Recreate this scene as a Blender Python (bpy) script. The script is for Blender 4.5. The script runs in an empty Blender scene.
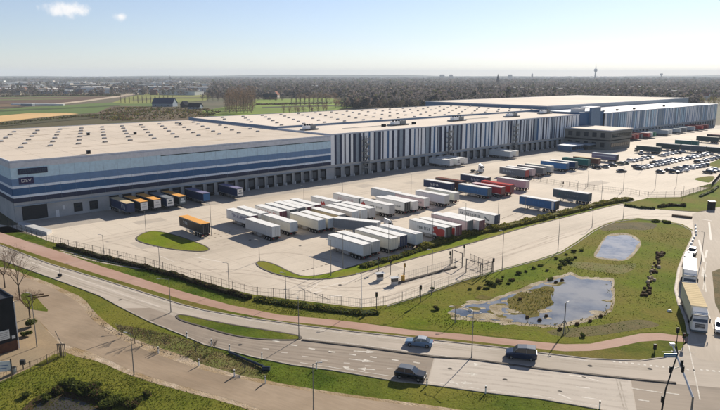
import bpy, math, random
from mathutils import Vector, Matrix
from mathutils.geometry import tessellate_polygon
R = math.radians
rnd = random.Random(7)
sc = bpy.context.scene
# ------------------------------------------------------------------ camera
CAM_H = 43.0; F_PX = 625.0; PITCH = math.atan(130/F_PX)
cam_d = bpy.data.cameras.new('camera'); cam = bpy.data.objects.new('camera', cam_d)
sc.collection.objects.link(cam); sc.camera = cam
cam.location = (0, 0, CAM_H); cam.rotation_euler = (R(90)-PITCH, 0, 0)
cam_d.sensor_width = 36; cam_d.lens = 36*F_PX/720; cam_d.clip_start = 1; cam_d.clip_end = 90000
# ------------------------------------------------------------------ light
SUN_EL = 28.0; SUN_AZ = 31.0          # azimuth from +Y towards +X
w = bpy.data.worlds.new('World'); sc.world = w; w.use_nodes = True
nt = w.node_tree; bg = nt.nodes['Background']
sky = nt.nodes.new('ShaderNodeTexSky'); sky.sky_type = 'NISHITA'; sky.sun_disc = False
sky.sun_elevation = R(SUN_EL); sky.sun_rotation = R(SUN_AZ); sky.air_density = 0.85; sky.dust_density = 0.12; sky.ozone_density = 2.4
bg.inputs['Strength'].default_value = 0.064
# two small fair-weather clouds, fixed in the sky by direction
tcn = nt.nodes.new('ShaderNodeTexCoord'); hs_ = nt.nodes.new('ShaderNodeHueSaturation'); hs_.inputs['Saturation'].default_value = .80; nt.links.new(sky.outputs[0], hs_.inputs['Color'])
tint = nt.nodes.new('ShaderNodeMix'); tint.data_type = 'RGBA'; tint.blend_type = 'MULTIPLY'; tint.inputs[0].default_value = 1.0; tint.inputs[7].default_value = (.99,.98,1.07,1); nt.links.new(hs_.outputs[0], tint.inputs[6]); cur_ = tint.outputs[2]
def cloud(az, el, wa, we, seed, cur_):
    d = (math.sin(R(az))*math.cos(R(el)), math.cos(R(az))*math.cos(R(el)), math.sin(R(el)))
    sub = nt.nodes.new('ShaderNodeVectorMath'); sub.operation = 'SUBTRACT'; nt.links.new(tcn.outputs['Generated'], sub.inputs[0]); sub.inputs[1].default_value = d
    mul = nt.nodes.new('ShaderNodeVectorMath'); mul.operation = 'MULTIPLY'; nt.links.new(sub.outputs[0], mul.inputs[0]); mul.inputs[1].default_value = (1/math.radians(wa), 1/math.radians(wa), 1/math.radians(we))
    ln = nt.nodes.new('ShaderNodeVectorMath'); ln.operation = 'LENGTH'; nt.links.new(mul.outputs[0], ln.inputs[0])
    nz = nt.nodes.new('ShaderNodeTexNoise'); nz.noise_dimensions = '4D'; nz.inputs['W'].default_value = seed; nz.inputs['Scale'].default_value = 42; nz.inputs['Detail'].default_value = 6; nz.inputs['Roughness'].default_value = .6; nt.links.new(tcn.outputs['Generated'], nz.inputs['Vector'])
    m1 = nt.nodes.new('ShaderNodeMath'); m1.operation = 'MULTIPLY_ADD'; nt.links.new(nz.outputs[0], m1.inputs[0]); m1.inputs[1].default_value = -2.6; nt.links.new(ln.outputs['Value'], m1.inputs[2])
    mr = nt.nodes.new('ShaderNodeMapRange'); mr.interpolation_type = 'SMOOTHSTEP'; mr.inputs['From Min'].default_value = -.15; mr.inputs['From Max'].default_value = -.95; mr.inputs['To Max'].default_value = .85; nt.links.new(m1.outputs[0], mr.inputs['Value'])
    mx = nt.nodes.new('ShaderNodeMix'); mx.data_type = 'RGBA'; nt.links.new(mr.outputs[0], mx.inputs[0]); nt.links.new(cur_, mx.inputs[6]); mx.inputs[7].default_value = (10.5,10.2,10.0,1)
    return mx.outputs[2]
cur_ = cloud(-23.8, 5.15, 1.9, .62, 3.1, cur_); cur_ = cloud(-20.2, 4.75, .75, .42, 7.7, cur_)
nt.links.new(cur_, bg.inputs['Color'])
sun_d = bpy.data.lights.new('sun', 'SUN'); sun = bpy.data.objects.new('sun', sun_d); sc.collection.objects.link(sun)
sun_d.energy = 5.0; sun_d.angle = R(0.5); sun_d.color = (1.0, 0.92, 0.80)
sd = Vector((math.sin(R(SUN_AZ))*math.cos(R(SUN_EL)), math.cos(R(SUN_AZ))*math.cos(R(SUN_EL)), math.sin(R(SUN_EL))))
sun.rotation_euler = sd.to_track_quat('Z', 'Y').to_euler()
sc.view_settings.view_transform = 'Standard'; sc.view_settings.look = 'None'
sc.view_settings.exposure = 0.70; sc.view_settings.gamma = 1.0; sc.view_settings.use_curve_mapping = False
sc.render.engine = 'CYCLES'
# ------------------------------------------------------------------ survey helpers: photo point -> ground metres
_cp, _sp = math.cos(PITCH), math.sin(PITCH)
def gp(px, py, z=0.0):
    a = (px-360)/F_PX; d = (py-205)/F_PX
    s = (CAM_H-z)/(_sp+d*_cp)
    return (a*s, (_cp-d*_sp)*s)
ANG = 41.7; _c, _s = math.cos(R(ANG)), math.sin(R(ANG))
def site(u, v):  return (u*_c - v*_s, u*_s + v*_c)
def to_site(x, y): return (x*_c + y*_s, -x*_s + y*_c)
col = sc.collection
def link(o, parent=None):
    col.objects.link(o)
    if parent is not None: o.parent = parent
    return o
def tag(o, label=None, cat=None, group=None, kind=None):
    if label: o['label'] = label
    if cat: o['category'] = cat
    if group: o['group'] = group
    if kind: o['kind'] = kind
    return o
def thing(name, loc, label, cat, rz=0.0, group=None):
    o = bpy.data.objects.new(name, None); o.empty_display_size = 0.5; link(o)
    o.location = loc if len(loc) == 3 else (loc[0], loc[1], 0); o.rotation_euler = (0, 0, rz)
    return tag(o, label, cat, group)
def copy_tree(o, parent=None):
    c = o.copy(); col.objects.link(c); c.parent = parent
    for ch in KIDS.get(o.name, []): copy_tree(ch, c)
    return c
ORD = ['first','second','third','fourth','fifth','sixth','seventh','eighth','ninth','tenth','eleventh','twelfth','thirteenth','fourteenth','fifteenth','sixteenth','seventeenth','eighteenth','nineteenth','twentieth','twenty-first','twenty-second','twenty-third','twenty-fourth','twenty-fifth','twenty-sixth','twenty-seventh','twenty-eighth','twenty-ninth','thirtieth']
KIDS = {}
# ------------------------------------------------------------------ materials
MATS = {}
def srgb(r, g, b):
    f = lambda c: (c/255/12.92 if c/255 <= .04045 else ((c/255+.055)/1.055)**2.4)
    return (f(r), f(g), f(b))
def mat(name, c, rough=0.7, c2=None, scale=0.3, c3=None, scale3=0.02, metal=0.0, bump=0.0, bscale=3.0, stretch=None, rot=0.0, spec=0.12, fine=0.12, joints=None, bands=None, trans=0.0):
    """base colour with one patchy variation (c2), one broad variation (c3) and a fine grain"""
    if name in MATS: return MATS[name]
    m = bpy.data.materials.new(name); m.use_nodes = True; t = m.node_tree; N = t.nodes; L = t.links
    b = N['Principled BSDF']; b.inputs['Roughness'].default_value = rough; b.inputs['Metallic'].default_value = metal
    b.inputs['Specular IOR Level'].default_value = spec
    geo = N.new('ShaderNodeNewGeometry'); mp = N.new('ShaderNodeMapping'); mp.vector_type = 'TEXTURE'
    L.new(geo.outputs['Position'], mp.inputs['Vector']); mp.inputs['Rotation'].default_value = (0, 0, rot)
    if stretch: mp.inputs['Scale'].default_value = stretch
    def noise(s, det=4, vec=mp.outputs[0], ro=0.6):
        n = N.new('ShaderNodeTexNoise'); n.inputs['Scale'].default_value = s; n.inputs['Detail'].default_value = det
        n.inputs['Roughness'].default_value = ro; L.new(vec, n.inputs['Vector']); return n.outputs[0]
    def ramp(src, lo, hi):
        r = N.new('ShaderNodeMapRange'); r.inputs['From Min'].default_value = lo; r.inputs['From Max'].default_value = hi; L.new(src, r.inputs['Value']); return r.outputs[0]
    def mix(f, A, B, mode='MIX'):
        x = N.new('ShaderNodeMix'); x.data_type = 'RGBA'; x.blend_type = mode
        if isinstance(f, float): x.inputs[0].default_value = f
        else: L.new(f, x.inputs[0])
        for i, v in ((6, A), (7, B)):
            if isinstance(v, tuple): x.inputs[i].default_value = (*v, 1)
            else: L.new(v, x.inputs[i])
        return x.outputs[2]
    cur = tuple(c)
    if c2: cur = mix(ramp(noise(scale), .40, .62), cur, tuple(c2))
    if c3: cur = mix(ramp(noise(scale3, 5, geo.outputs['Position']), .42, .60), cur, tuple(c3))
    if joints:
        sx, sy, wd, dk = joints
        m2 = N.new('ShaderNodeMapping'); m2.vector_type = 'TEXTURE'; m2.inputs['Rotation'].default_value = (0, 0, R(ANG)); L.new(geo.outputs['Position'], m2.inputs['Vector'])
        sp = N.new('ShaderNodeSeparateXYZ'); L.new(m2.outputs[0], sp.inputs[0]); fs = []
        for k, s in ((0, sx), (1, sy)):
            q = N.new('ShaderNodeMath'); q.operation = 'PINGPONG'; q.inputs[1].default_value = s/2; L.new(sp.outputs[k], q.inputs[0])
            g = N.new('ShaderNodeMath'); g.operation = 'LESS_THAN'; g.inputs[1].default_value = wd; L.new(q.outputs[0], g.inputs[0]); fs.append(g.outputs[0])
        mx = N.new('ShaderNodeMath'); mx.operation = 'MAXIMUM'; L.new(fs[0], mx.inputs[0]); L.new(fs[1], mx.inputs[1])
        sc_ = N.new('ShaderNodeMath'); sc_.operation = 'MULTIPLY'; sc_.inputs[1].default_value = dk; L.new(mx.outputs[0], sc_.inputs[0])
        cur = mix(sc_.outputs[0], cur, (c[0]*.55, c[1]*.55, c[2]*.55))
    if fine:
        r = N.new('ShaderNodeMapRange'); r.inputs['From Min'].default_value = .3; r.inputs['From Max'].default_value = .7
        r.inputs['To Min'].default_value = 1-fine; r.inputs['To Max'].default_value = 1+fine
        L.new(noise(scale*7+1.0, 5, mp.outputs[0], .7), r.inputs['Value'])
        h = N.new('ShaderNodeHueSaturation'); L.new(r.outputs[0], h.inputs['Value'])
        if isinstance(cur, tuple): h.inputs['Color'].default_value = (*cur, 1)
        else: L.new(cur, h.inputs['Color'])
        cur = h.outputs[0]
    if isinstance(cur, tuple): b.inputs['Base Color'].default_value = (*cur, 1)
    else: L.new(cur, b.inputs['Base Color'])
    if bump:
        bn = N.new('ShaderNodeBump'); bn.inputs['Strength'].default_value = bump; bn.inputs['Distance'].default_value = 0.3
        L.new(noise(bscale, 5), bn.inputs['Height']); L.new(bn.outputs[0], b.inputs['Normal'])
    if trans:
        tb = N.new('ShaderNodeBsdfTranslucent'); ms = N.new('ShaderNodeMixShader'); ms.inputs[0].default_value = trans
        if isinstance(cur, tuple): tb.inputs['Color'].default_value = (*cur, 1)
        else: L.new(cur, tb.inputs['Color'])
        L.new(b.outputs[0], ms.inputs[1]); L.new(tb.outputs[0], ms.inputs[2]); L.new(ms.outputs[0], N['Material Output'].inputs['Surface'])
    MATS[name] = m; return m
def paint(name, c, rough=0.45, dirt=0.12, metal=0.0, spec=.35):
    """painted sheet with faint grime"""
    return mat(name, c, rough, c2=tuple(x*(1-dirt) for x in c), scale=0.9, fine=0.05, metal=metal, spec=spec)
M_grass = mat('grass', (.080,.112,.012), .9, c2=(.046,.074,.007), scale=.22, c3=(.145,.138,.024), scale3=.035, bump=.4, bscale=2.2, fine=.30, spec=.02)
M_grass2 = mat('grass_basin', (.118,.150,.010), .9, c2=(.078,.112,.007), scale=.10, c3=(.150,.132,.026), scale3=.045, bump=.4, bscale=2.5, fine=.28, spec=.02)
M_grass3 = mat('grass_island', (.155,.195,.012), .9, c2=(.12,.16,.010), scale=.2, c3=(.18,.17,.028), scale3=.06, bump=.4, fine=.22, spec=.02)
M_verge = mat('grass_verge', (.105,.118,.014), .9, c2=(.066,.085,.009), scale=.35, c3=(.145,.120,.030), scale3=.06, bump=.4, bscale=2.5, fine=.28, spec=.02)
M_yard = mat('yard_concrete', (.51,.435,.345), .85, c2=(.41,.35,.275), scale=.06, c3=(.56,.485,.39), scale3=.014, stretch=(5,1,1), rot=R(ANG), fine=.06, joints=(6.0, 5.0, .05, .5))
M_dockpad = mat('dock_pad', (.40,.35,.29), .85, c2=(.33,.29,.245), scale=.12, fine=.08, joints=(4.35, 6.0, .05, .5))
M_road = mat('road_asphalt_pale', (.39,.335,.27), .88, c2=(.33,.285,.23), scale=.10, c3=(.43,.37,.305), scale3=.03, stretch=(14,1,1), rot=R(-14), fine=.08)
M_road2 = mat('road_asphalt_dark', (.27,.22,.17), .88, c2=(.225,.188,.148), scale=.12, c3=(.30,.25,.197), scale3=.04, stretch=(14,1,1), rot=R(-14), fine=.09)
M_slab = mat('road_concrete', (.46,.405,.34), .85, c2=(.42,.37,.31), scale=.13, stretch=(14,1,1), rot=R(-10), fine=.07)
M_east = mat('east_road', (.40,.34,.27), .88, c2=(.36,.305,.242), scale=.13, c3=(.43,.37,.30), scale3=.03, stretch=(1,12,1), rot=R(-22), fine=.08)
M_service = mat('service_road', (.275,.205,.138), .9, c2=(.225,.17,.115), scale=.16, c3=(.32,.245,.17), scale3=.05, stretch=(8,1,1), rot=R(-32), fine=.10)
M_sand = mat('sandy_ground', (.46,.37,.275), .95, c2=(.33,.255,.17), scale=.5, c3=(.27,.19,.10), scale3=.12, bump=.6, fine=.18)
M_plot = mat('plot_paving', (.32,.235,.14), .9, c2=(.265,.195,.12), scale=.25, c3=(.25,.195,.125), scale3=.06, fine=.12)
M_brick = mat('brick_path', (.37,.235,.175), .9, c2=(.33,.205,.15), scale=.35, c3=(.40,.27,.21), scale3=.04, stretch=(6,1,1), rot=R(-18), fine=.10)
M_kerb = mat('kerb', (.42,.37,.31), .9, c2=(.30,.26,.21), scale=.8)
M_dkerb = mat('kerb_dark', (.085,.072,.058), .9, c2=(.14,.12,.1), scale=.8)
M_line = mat('road_marking', (.60,.56,.49), .8, c2=(.42,.38,.32), scale=2.2, fine=.1)
M_gutter = mat('gutter', (.62,.55,.47), .85, c2=(.50,.44,.37), scale=.5)
M_tar_shadow = mat('tar_shadow_dark', (.05,.045,.04), .9)
M_mud = mat('marsh_mud', (.30,.245,.16), .95, c2=(.20,.155,.08), scale=.5, c3=(.40,.34,.25), scale3=.2, bump=.7, fine=.25)
M_reed = mat('reed', (.25,.20,.05), .95, c2=(.17,.15,.035), scale=.8, fine=.3, trans=.45)
M_scrub = mat('scrub_brown', (.14,.088,.048), .95, c2=(.085,.060,.030), scale=.7, fine=.3, trans=.45)
M_leafd = mat('leaf_dark', (.060,.078,.020), .8, c2=(.040,.055,.012), scale=1.5, fine=.3, trans=.45)
M_leafm = mat('leaf_mid', (.120,.135,.028), .8, c2=(.085,.10,.02), scale=1.5, fine=.3, trans=.45)
M_hedge = mat('hedge_leaf', (.21,.185,.035), .85, c2=(.14,.13,.03), scale=1.0, fine=.3, trans=.45)
M_hedged = mat('hedge_dark', (.060,.050,.026), .9, c2=(.038,.034,.018), scale=1.0, fine=.3, trans=.45)
M_bl1 = mat('grass_blade', (.11,.145,.020), .9, c2=(.075,.11,.013), scale=.8, fine=.25, spec=.05, trans=.45); M_bl2 = mat('grass_blade_olive', (.19,.175,.03), .9, c2=(.13,.135,.02), scale=.8, fine=.25, spec=.05, trans=.45)
M_twig = mat('twig', (.17,.13,.105), .95, c2=(.125,.098,.080), scale=.3, fine=.2, trans=.45)
M_twig2 = mat('twig_warm', (.26,.165,.105), .95, c2=(.185,.125,.085), scale=.3, fine=.2, trans=.45)
M_bark = mat('bark', (.10,.08,.06), .95, c2=(.06,.05,.04), scale=2)
M_pole = mat('galvanised', (.22,.22,.21), .5, c2=(.17,.17,.165), scale=2, metal=.3)
M_poled = mat('dark_steel', (.035,.036,.038), .5)
M_white = paint('white_paint', (.72,.71,.69)); M_rubber = mat('tyre', (.018,.018,.018), .85); M_dark = mat('black_plastic', (.02,.021,.023), .6)
M_glass = mat('glass', (.018,.026,.034), .08, spec=.8, fine=0)
M_chrome = mat('steel', (.42,.42,.42), .35, metal=.8, fine=.05)
M_red_l = paint('tail_light', (.45,.02,.02)); M_lamp = paint('lamp_glass', (.75,.75,.70), .15)
# ------------------------------------------------------------------ mesh builder
class MB:
    def __init__(s): s.v = []; s.f = []; s.mi = []; s.mats = []
    def m(s, m):
        if m not in s.mats: s.mats.append(m)
        return s.mats.index(m)
    def face(s, pts, m):
        n = len(s.v); s.v += [tuple(p) for p in pts]; s.f.append(tuple(range(n, n+len(pts)))); s.mi.append(s.m(m))
    def box(s, x0, x1, y0, y1, z0, z1, m, top=None):
        n = len(s.v); s.v += [(x, y, z) for z in (z0, z1) for x, y in ((x0,y0),(x1,y0),(x1,y1),(x0,y1))]
        F = [(3,2,1,0),(4,5,6,7),(0,1,5,4),(1,2,6,5),(2,3,7,6),(3,0,4,7)]
        for i, f in enumerate(F): s.f.append(tuple(n+k for k in f)); s.mi.append(s.m(top if (top and i == 1) else m))
    def prism(s, pts, z0, z1, m, top=None, cap=True):
        """vertical prism over an outline (counter-clockwise or not)"""
        n = len(s.v); k = len(pts); s.v += [(p[0], p[1], z0) for p in pts] + [(p[0], p[1], z1) for p in pts]; i = s.m(m)
        for j in range(k): s.f.append((n+j, n+(j+1)%k, n+k+(j+1)%k, n+k+j)); s.mi.append(i)
        if cap:
            it = s.m(top or m)
            for t in tessellate_polygon([[Vector((p[0], p[1], 0)) for p in pts]]):
                s.f.append(tuple(n+k+q for q in t)); s.mi.append(it)
    def loft(s, rings, m, cap=True):
        """rings: lists of equal point counts"""
        n = len(s.v); k = len(rings[0]); i = s.m(m)
        for r in rings: s.v += [tuple(p) for p in r]
        for a in range(len(rings)-1):
            for j in range(k): s.f.append((n+a*k+j, n+a*k+(j+1)%k, n+(a+1)*k+(j+1)%k, n+(a+1)*k+j)); s.mi.append(i)
        if cap: s.f.append(tuple(n+j for j in reversed(range(k)))); s.f.append(tuple(n+(len(rings)-1)*k+j for j in range(k))); s.mi += [i, i]
    def tube(s, a, b, ra, rb, m, k=8):
        a = Vector(a); b = Vector(b); d = (b-a)
        if d.length < 1e-6: return
        q = d.to_track_quat('Z', 'Y')
        ring = lambda c, r: [c + q @ Vector((r*math.cos(2*math.pi*j/k), r*math.sin(2*math.pi*j/k), 0)) for j in range(k)]
        s.loft([ring(a, ra), ring(b, rb)], m)
    def build(s, name, parent=None, smooth=False, loc=None):
        me = bpy.data.meshes.new(name); me.from_pydata(s.v, [], s.f)
        for m in s.mats: me.materials.append(m)
        me.polygons.foreach_set('material_index', s.mi)
        if smooth: me.polygons.foreach_set('use_smooth', [True]*len(me.polygons))
        me.update(); o = bpy.data.objects.new(name, me); link(o, parent)
        if loc: o.location = loc
        if parent is not None: KIDS.setdefault(parent.name, []).append(o)
        return o
def place(me, name, parent, loc=(0,0,0), rz=0.0, mats=None):
    """another object on existing mesh data, optionally with its own materials"""
    o = bpy.data.objects.new(name, me); link(o, parent); o.location = loc; o.rotation_euler = (0, 0, rz)
    if mats:
        for i, m in enumerate(mats):
            if m is not None: o.material_slots[i].link = 'OBJECT'; o.material_slots[i].material = m
    if parent is not None: KIDS.setdefault(parent.name, []).append(o)
    return o
def chaikin(P, n=2, closed=True):
    for _ in range(n):
        Q = []; k = len(P)
        if not closed: Q.append(P[0])
        for i in range(k if closed else k-1):
            a = P[i]; b = P[(i+1)%k]
            Q.append((a[0]*.75+b[0]*.25, a[1]*.75+b[1]*.25)); Q.append((a[0]*.25+b[0]*.75, a[1]*.25+b[1]*.75))
        if not closed: Q.append(P[-1])
        P = Q
    return P
def sheet(name, px, m, z, smooth=0, kind='structure', dens=False, world=False):
    P = px if world else [gp(*p) for p in px]
    if smooth: P = chaikin(P, smooth)
    b = MB(); b.v = [(p[0], p[1], z) for p in P]; i = b.m(m)
    for t in tessellate_polygon([[Vector((p[0], p[1], 0)) for p in P]]):
        a, c, d = (Vector(b.v[q]) for q in t)
        if (c-a).cross(d-a).z < 0: t = (t[0], t[2], t[1])
        b.f.append(tuple(t)); b.mi.append(i)
    o = b.build(name); o['kind'] = kind; return o
def strip(name, line, width, m, z0, z1, smooth=0, closed=False, parent=None, world=False):
    """a band of real thickness following a line"""
    P = line if world else [gp(*p) for p in line]
    if smooth: P = chaikin(P, smooth, closed)
    b = MB(); band(b, P, width, m, z0, z1, closed); return b.build(name, parent)
def band(b, P, width, m, z0, z1, closed=False):
    n = len(P); Lr = []
    for i in range(n):
        a = P[i-1] if (i or closed) else P[i]; c = P[(i+1)%n] if (i < n-1 or closed) else P[i]
        d = Vector((c[0]-a[0], c[1]-a[1])); d = d.normalized() if d.length else Vector((1,0)); q = Vector((-d.y, d.x))*width/2
        Lr.append((P[i][0]+q.x, P[i][1]+q.y, P[i][0]-q.x, P[i][1]-q.y))
    rings = [[(l[0], l[1], z0), (l[0], l[1], z1), (l[2], l[3], z1), (l[2], l[3], z0)] for l in Lr]
    if closed: rings.append(rings[0])
    b.loft(rings, m, cap=not closed)
def cluster(b, cx, cy, z0, rx, ry, h, n, size, m, r=rnd, flat=.0, lumps=None):
    """n small leaf or twig faces spread through an uneven crown"""
    lumps = lumps or [(r.uniform(-.5,.5)*rx, r.uniform(-.5,.5)*ry, r.uniform(.3,.8)*h, r.uniform(.4,.65)) for _ in range(max(3, int(3+h*.3)))]
    ms = m if isinstance(m, list) else [m]
    for _ in range(n):
        l = r.choice(lumps)
        while True:
            x, y, z = (r.uniform(-1,1) for _ in range(3))
            if x*x+y*y+z*z <= 1: break
        px = cx+l[0]+x*rx*l[3]; py = cy+l[1]+y*ry*l[3]; pz = z0+max(0.05, l[2]+z*h*l[3]*.55)
        s = size*r.uniform(.6, 1.3); a = Vector((r.gauss(0,1), r.gauss(0,1), r.gauss(0,1)*(1-flat))).normalized()*s
        c = Vector((r.gauss(0,1), r.gauss(0,1), r.gauss(0,1))).cross(a)
        c = c.normalized()*s*.6 if c.length else Vector((0,0,s))
        p = Vector((px, py, pz)); b.face((p-a, p-c, p+a, p+c), r.choice(ms))
def text_mesh(txt, size, m, parent, name, M4):
    cu = bpy.data.curves.new('lettering', 'FONT'); cu.body = txt; cu.size = size; cu.extrude = .02; cu.align_x = 'CENTER'; cu.align_y = 'CENTER'
    to = bpy.data.objects.new('lettering', cu); col.objects.link(to)
    me = bpy.data.meshes.new_from_object(to.evaluated_get(bpy.context.evaluated_depsgraph_get()))
    bpy.data.objects.remove(to); bpy.data.curves.remove(cu); me.materials.clear(); me.materials.append(m)
    o = bpy.data.objects.new(name, me); link(o, parent); o.matrix_local = M4; KIDS.setdefault(parent.name, []).append(o); return o
# ================================================================== SETTING
b = MB(); S = 16000; b.face([(-S,-300,0),(S,-300,0),(S,S,0),(-S,S,0)], mat('terrain_far', (.105,.095,.060), .95, c2=(.075,.080,.035), scale=.01, c3=(.15,.12,.08), scale3=.002, fine=.15)); ter = b.build('terrain'); ter['kind'] = 'structure'
sheet('grass', [(-150,205),(0,228),(60,242),(180,270),(330,295),(480,262),(540,205),(690,182),(720,165),(820,160),(1000,600),(360,800),(-400,800)], M_grass, .012)
# yard
yard_px = [(-60,214),(8,226),(25,232),(48,241),(100,254),(150,266),(180,274.5),(230,289),(255,295),(305,301),(360,307.5),(387,305),(420,295),(460,280.5),(492,271.5),(540,258.5),(560,252),(575,242.5),(593,230),(603,225),(615,220.5),(638,218),(660,220),(682,224),(693,230),(702,240),(730,232),(730,209),(698,212),(660,209.5),(633,207),(622,204),(650,197.5),(680,197),(712,187),(722,177),(726,160),(730,150),(720,127)]
P = [gp(*p) for p in yard_px] + [site(612, 200), site(44, 200), site(20, 200)]
sheet('yard_concrete', P, M_yard, .020, world=True)
sheet('dock_apron', [site(44,187.5), site(364,187.5), site(364,206), site(44,206)], M_dockpad, .024, world=True)
sheet('dock_apron', [site(398,187.5), site(596,187.5), site(596,206), site(398,206)], M_dockpad, .024, world=True)
# carpark grass tongues and the strip between hedge and car park
sheet('grass', [(627,205),(648,198),(676,198.5),(712,188.5),(724,177),(740,178),(740,208),(700,211),(655,208.5)], M_grass2, .026, smooth=0)
sheet('grass', [(692,179),(706,176),(716,176),(711,183),(703,182)], M_grass2, .028, smooth=1)
sheet('grass', [(698,187),(712,183.5),(716,185),(710,188)], M_grass2, .028)
sheet('grass', [(706,165),(722,158),(730,158),(730,166),(718,168)], M_grass2, .028)
# main road
UP = [(-90,222),(0,245),(50,264),(100,279),(180,304),(205,310.5),(255,319),(305,326),(360,332.5),(430,340),(500,347.5),(540,353),(590,359),(640,361),(665,357.5),(680,351)]
LO = [(-90,236),(0,259.5),(50,277.5),(75,286.5),(100,296),(125,309.5),(150,322),(180,334),(205,345),(230,351),(255,357.5),(292,365),(330,370),(360,375),(397,381.5),(427,384.5),(485,392.5),(540,399),(597,409),(640,418),(700,430),(800,450)]
def mid(t, A=UP, B=LO):   # point lists blended
    return None
sheet('road', UP+[(684,345),(700,330),(760,330),(860,420)]+LO[::-1], M_road, .034)
# darker inner carriageways left of the slab, then pale concrete slab
sheet('road', [(176,317),(205,327),(230,335),(255,338.7),(297,340.8),(360,347.3),(434,357.8),(427,383.6),(397,380.6),(360,374),(330,369),(292,364),(255,356.5),(230,350),(205,344),(180,333),(150,321),(125,308.5),(150,308)], M_road2, .038)
sheet('road', [(435,358.5),(470,359.5),(540,369.5),(630,379.5),(637,417),(597,408),(540,398),(485,391.5),(428,383.8)], M_slab, .042)
sheet('road', [(631,380),(675,384),(720,388),(800,400),(800,448),(700,429),(638,417)], M_road2, .038)
# east road with its verge
sheet('road', [(692,214),(694.5,236),(684,257),(679.5,270),(676,290),(680,305),(686,320),(689,334),(683,346),(700,360),(800,372),(860,330),(760,300),(760,200),(715,208)], M_east, .040, smooth=0)
sheet('grass_verge', [(712,272),(722,268),(760,262),(790,330),(735,330),(722,318),(715,303)], mat('verge_dry', (.15,.105,.045), .95, c2=(.085,.075,.028), scale=.3, bump=.6, fine=.25), .052)
# basin between the entry road and the cycle path
basin = [(360,309.5),(387,306.5),(420,296.5),(460,282),(492,273),(540,260),(561,253.5),(577,243.5),(594,231.5),(604,226.5),(616,222),(638,219.3),(660,221.3),(681,225.3),(691.5,231),(692.5,236),(682.5,257),(678,269),(674.5,290),(678.5,306),(684,320),(686,335),(660,332),(640,332.5),(615,337.5),(590,342.5),(565,343.5),(540,341.5),(460,332.5),(410,328.5),(360,322.5)]
sheet('grass_basin', basin, M_grass2, .030)
# cycle path
PU_ = [(-90,213),(0,232.5),(50,248.5),(100,266),(180,291),(230,305),(280,315),(330,319.5),(360,323),(410,330),(460,334),(540,342.3),(565,344.5),(590,344),(615,339),(640,333.8),(660,333.2),(688,337)]
PL_ = [(-90,221),(0,242.5),(50,259),(100,275),(180,299),(230,311.5),(280,321),(330,326),(360,330),(410,335.3),(460,340),(540,349),(565,351.5),(590,351),(615,347.5),(640,342),(660,340.5),(688,342.5)]
sheet('cycle_path', PU_+PL_[::-1], M_brick, .046)
sheet('grass_verge', PL_+[(684,345),(680,350),(665,356.5),(640,360),(590,358),(540,352),(500,346.6),(430,339.2),(360,331.7),(305,325.3),(255,318.4),(205,309.8),(180,303.3),(100,278.3),(50,263.4),(0,244.4),(-90,221.6)], M_verge, .040)
# service road, sandy shoulder, plot
sheet('sandy_ground', [(-40,262),(10,268),(24,274),(50,283),(63,289),(84,298),(95,313),(112,327),(122,333),(140,341),(160,346),(185,356),(202,365),(240,374),(268,381),(305,388),(360,396),(450,408),(520,420),(300,440),(255,412),(228,403),(178,390),(133,377),(98,361),(80,358),(60,350),(-40,385),(-120,420),(-150,300)], M_sand, .030, smooth=1)
sheet('service_road', [(-60,254),(0,269),(22,276),(50,287),(62,293),(80,303),(90,318),(110,333),(136,347),(178,362),(197,368.5),(235,378),(265,384),(305,390.5),(360,399),(435,409),(560,430),(400,440),(265,411),(230,399),(182,386),(135,372.5),(100,356),(84,350),(62,344),(40,322),(24,304),(0,292),(-60,280)], M_service, .038, smooth=1)
sheet('plot_paving', [(-120,300),(0,292),(22,304),(34,314),(46,330),(62,346),(58,352),(30,368),(0,382),(-40,398),(-140,430)], M_plot, .034)
sheet('grass', [(20,293),(34,294),(42,304),(50,312),(40,311),(27,309),(22,301)], M_grass, .044, smooth=1)
# islands and medians with kerbs
def island(px, m, kerb=M_dkerb, z=.10, sm=2, kw=.35):
    P = chaikin([gp(*p) for p in px], sm)
    b = MB(); b.prism([(p[0], p[1]) for p in P], .0, z, kerb, top=m); o = b.build('grass_island'); o['kind'] = 'structure'
    k = strip('kerb', P, kw, kerb, .0, z+.03, closed=True, world=True); k['kind'] = 'structure'
island([(136,237.5),(143,233.5),(152,231),(165,232.5),(185,238.5),(202,244.5),(211,249.5),(204,251.8),(190,251.3),(172,249.5),(150,245),(137,241)], M_grass3)
island([(255,264.5),(260,260.5),(275,264.5),(290,272.3),(303,277),(320,275.5),(335,272),(360,264.5),(385,257.5),(400,255),(420,249),(460,236),(500,230-2),(540,218.5),(590,206.5),(618,200),(634,199),(634,201),(615,205.2),(590,211.3),(540,223.5),(520,229),(490,238),(460,246.3),(410,259.5),(360,273.5),(345,277),(325,279.5),(305,279.7),(286,276.8),(268,272)], M_grass3, sm=1)
island([(176,315.5),(184,315),(205,320),(230,324.8),(255,328.8),(280,332.5),(299,336),(302,338.5),(297,340.3),(275,340.2),(255,339),(230,335.3),(205,327.5),(186,322.5),(178,319)], M_grass)
k = strip('kerb', [(302,340.3),(330,343.6),(360,347),(400,352.5),(434,357.2),(470,359.4),(505,364.3),(540,369),(600,376),(640,380.2),(676,383.6)], .42, M_dkerb, .03, .17); k['kind'] = 'structure'
k = strip('kerb', UP[1:], .25, M_kerb, .0, .12); k['kind'] = 'structure'
k = strip('kerb', LO[:-3], .25, M_kerb, .0, .12); k['kind'] = 'structure'
k = strip('kerb', [(692.8,231),(694,236),(683.8,257),(679.3,268),(675.8,290),(679.8,305),(685.8,320),(688.6,334)], .45, M_gutter, .0, .13); k['kind'] = 'structure'
k = strip('kerb', basin[1:20], .25, M_kerb, .0, .12); k['kind'] = 'structure'
k = strip('kerb', [(660,209.6),(698,212.2),(716,209)], .3, M_dkerb, .0, .12); k['kind'] = 'structure'
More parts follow.
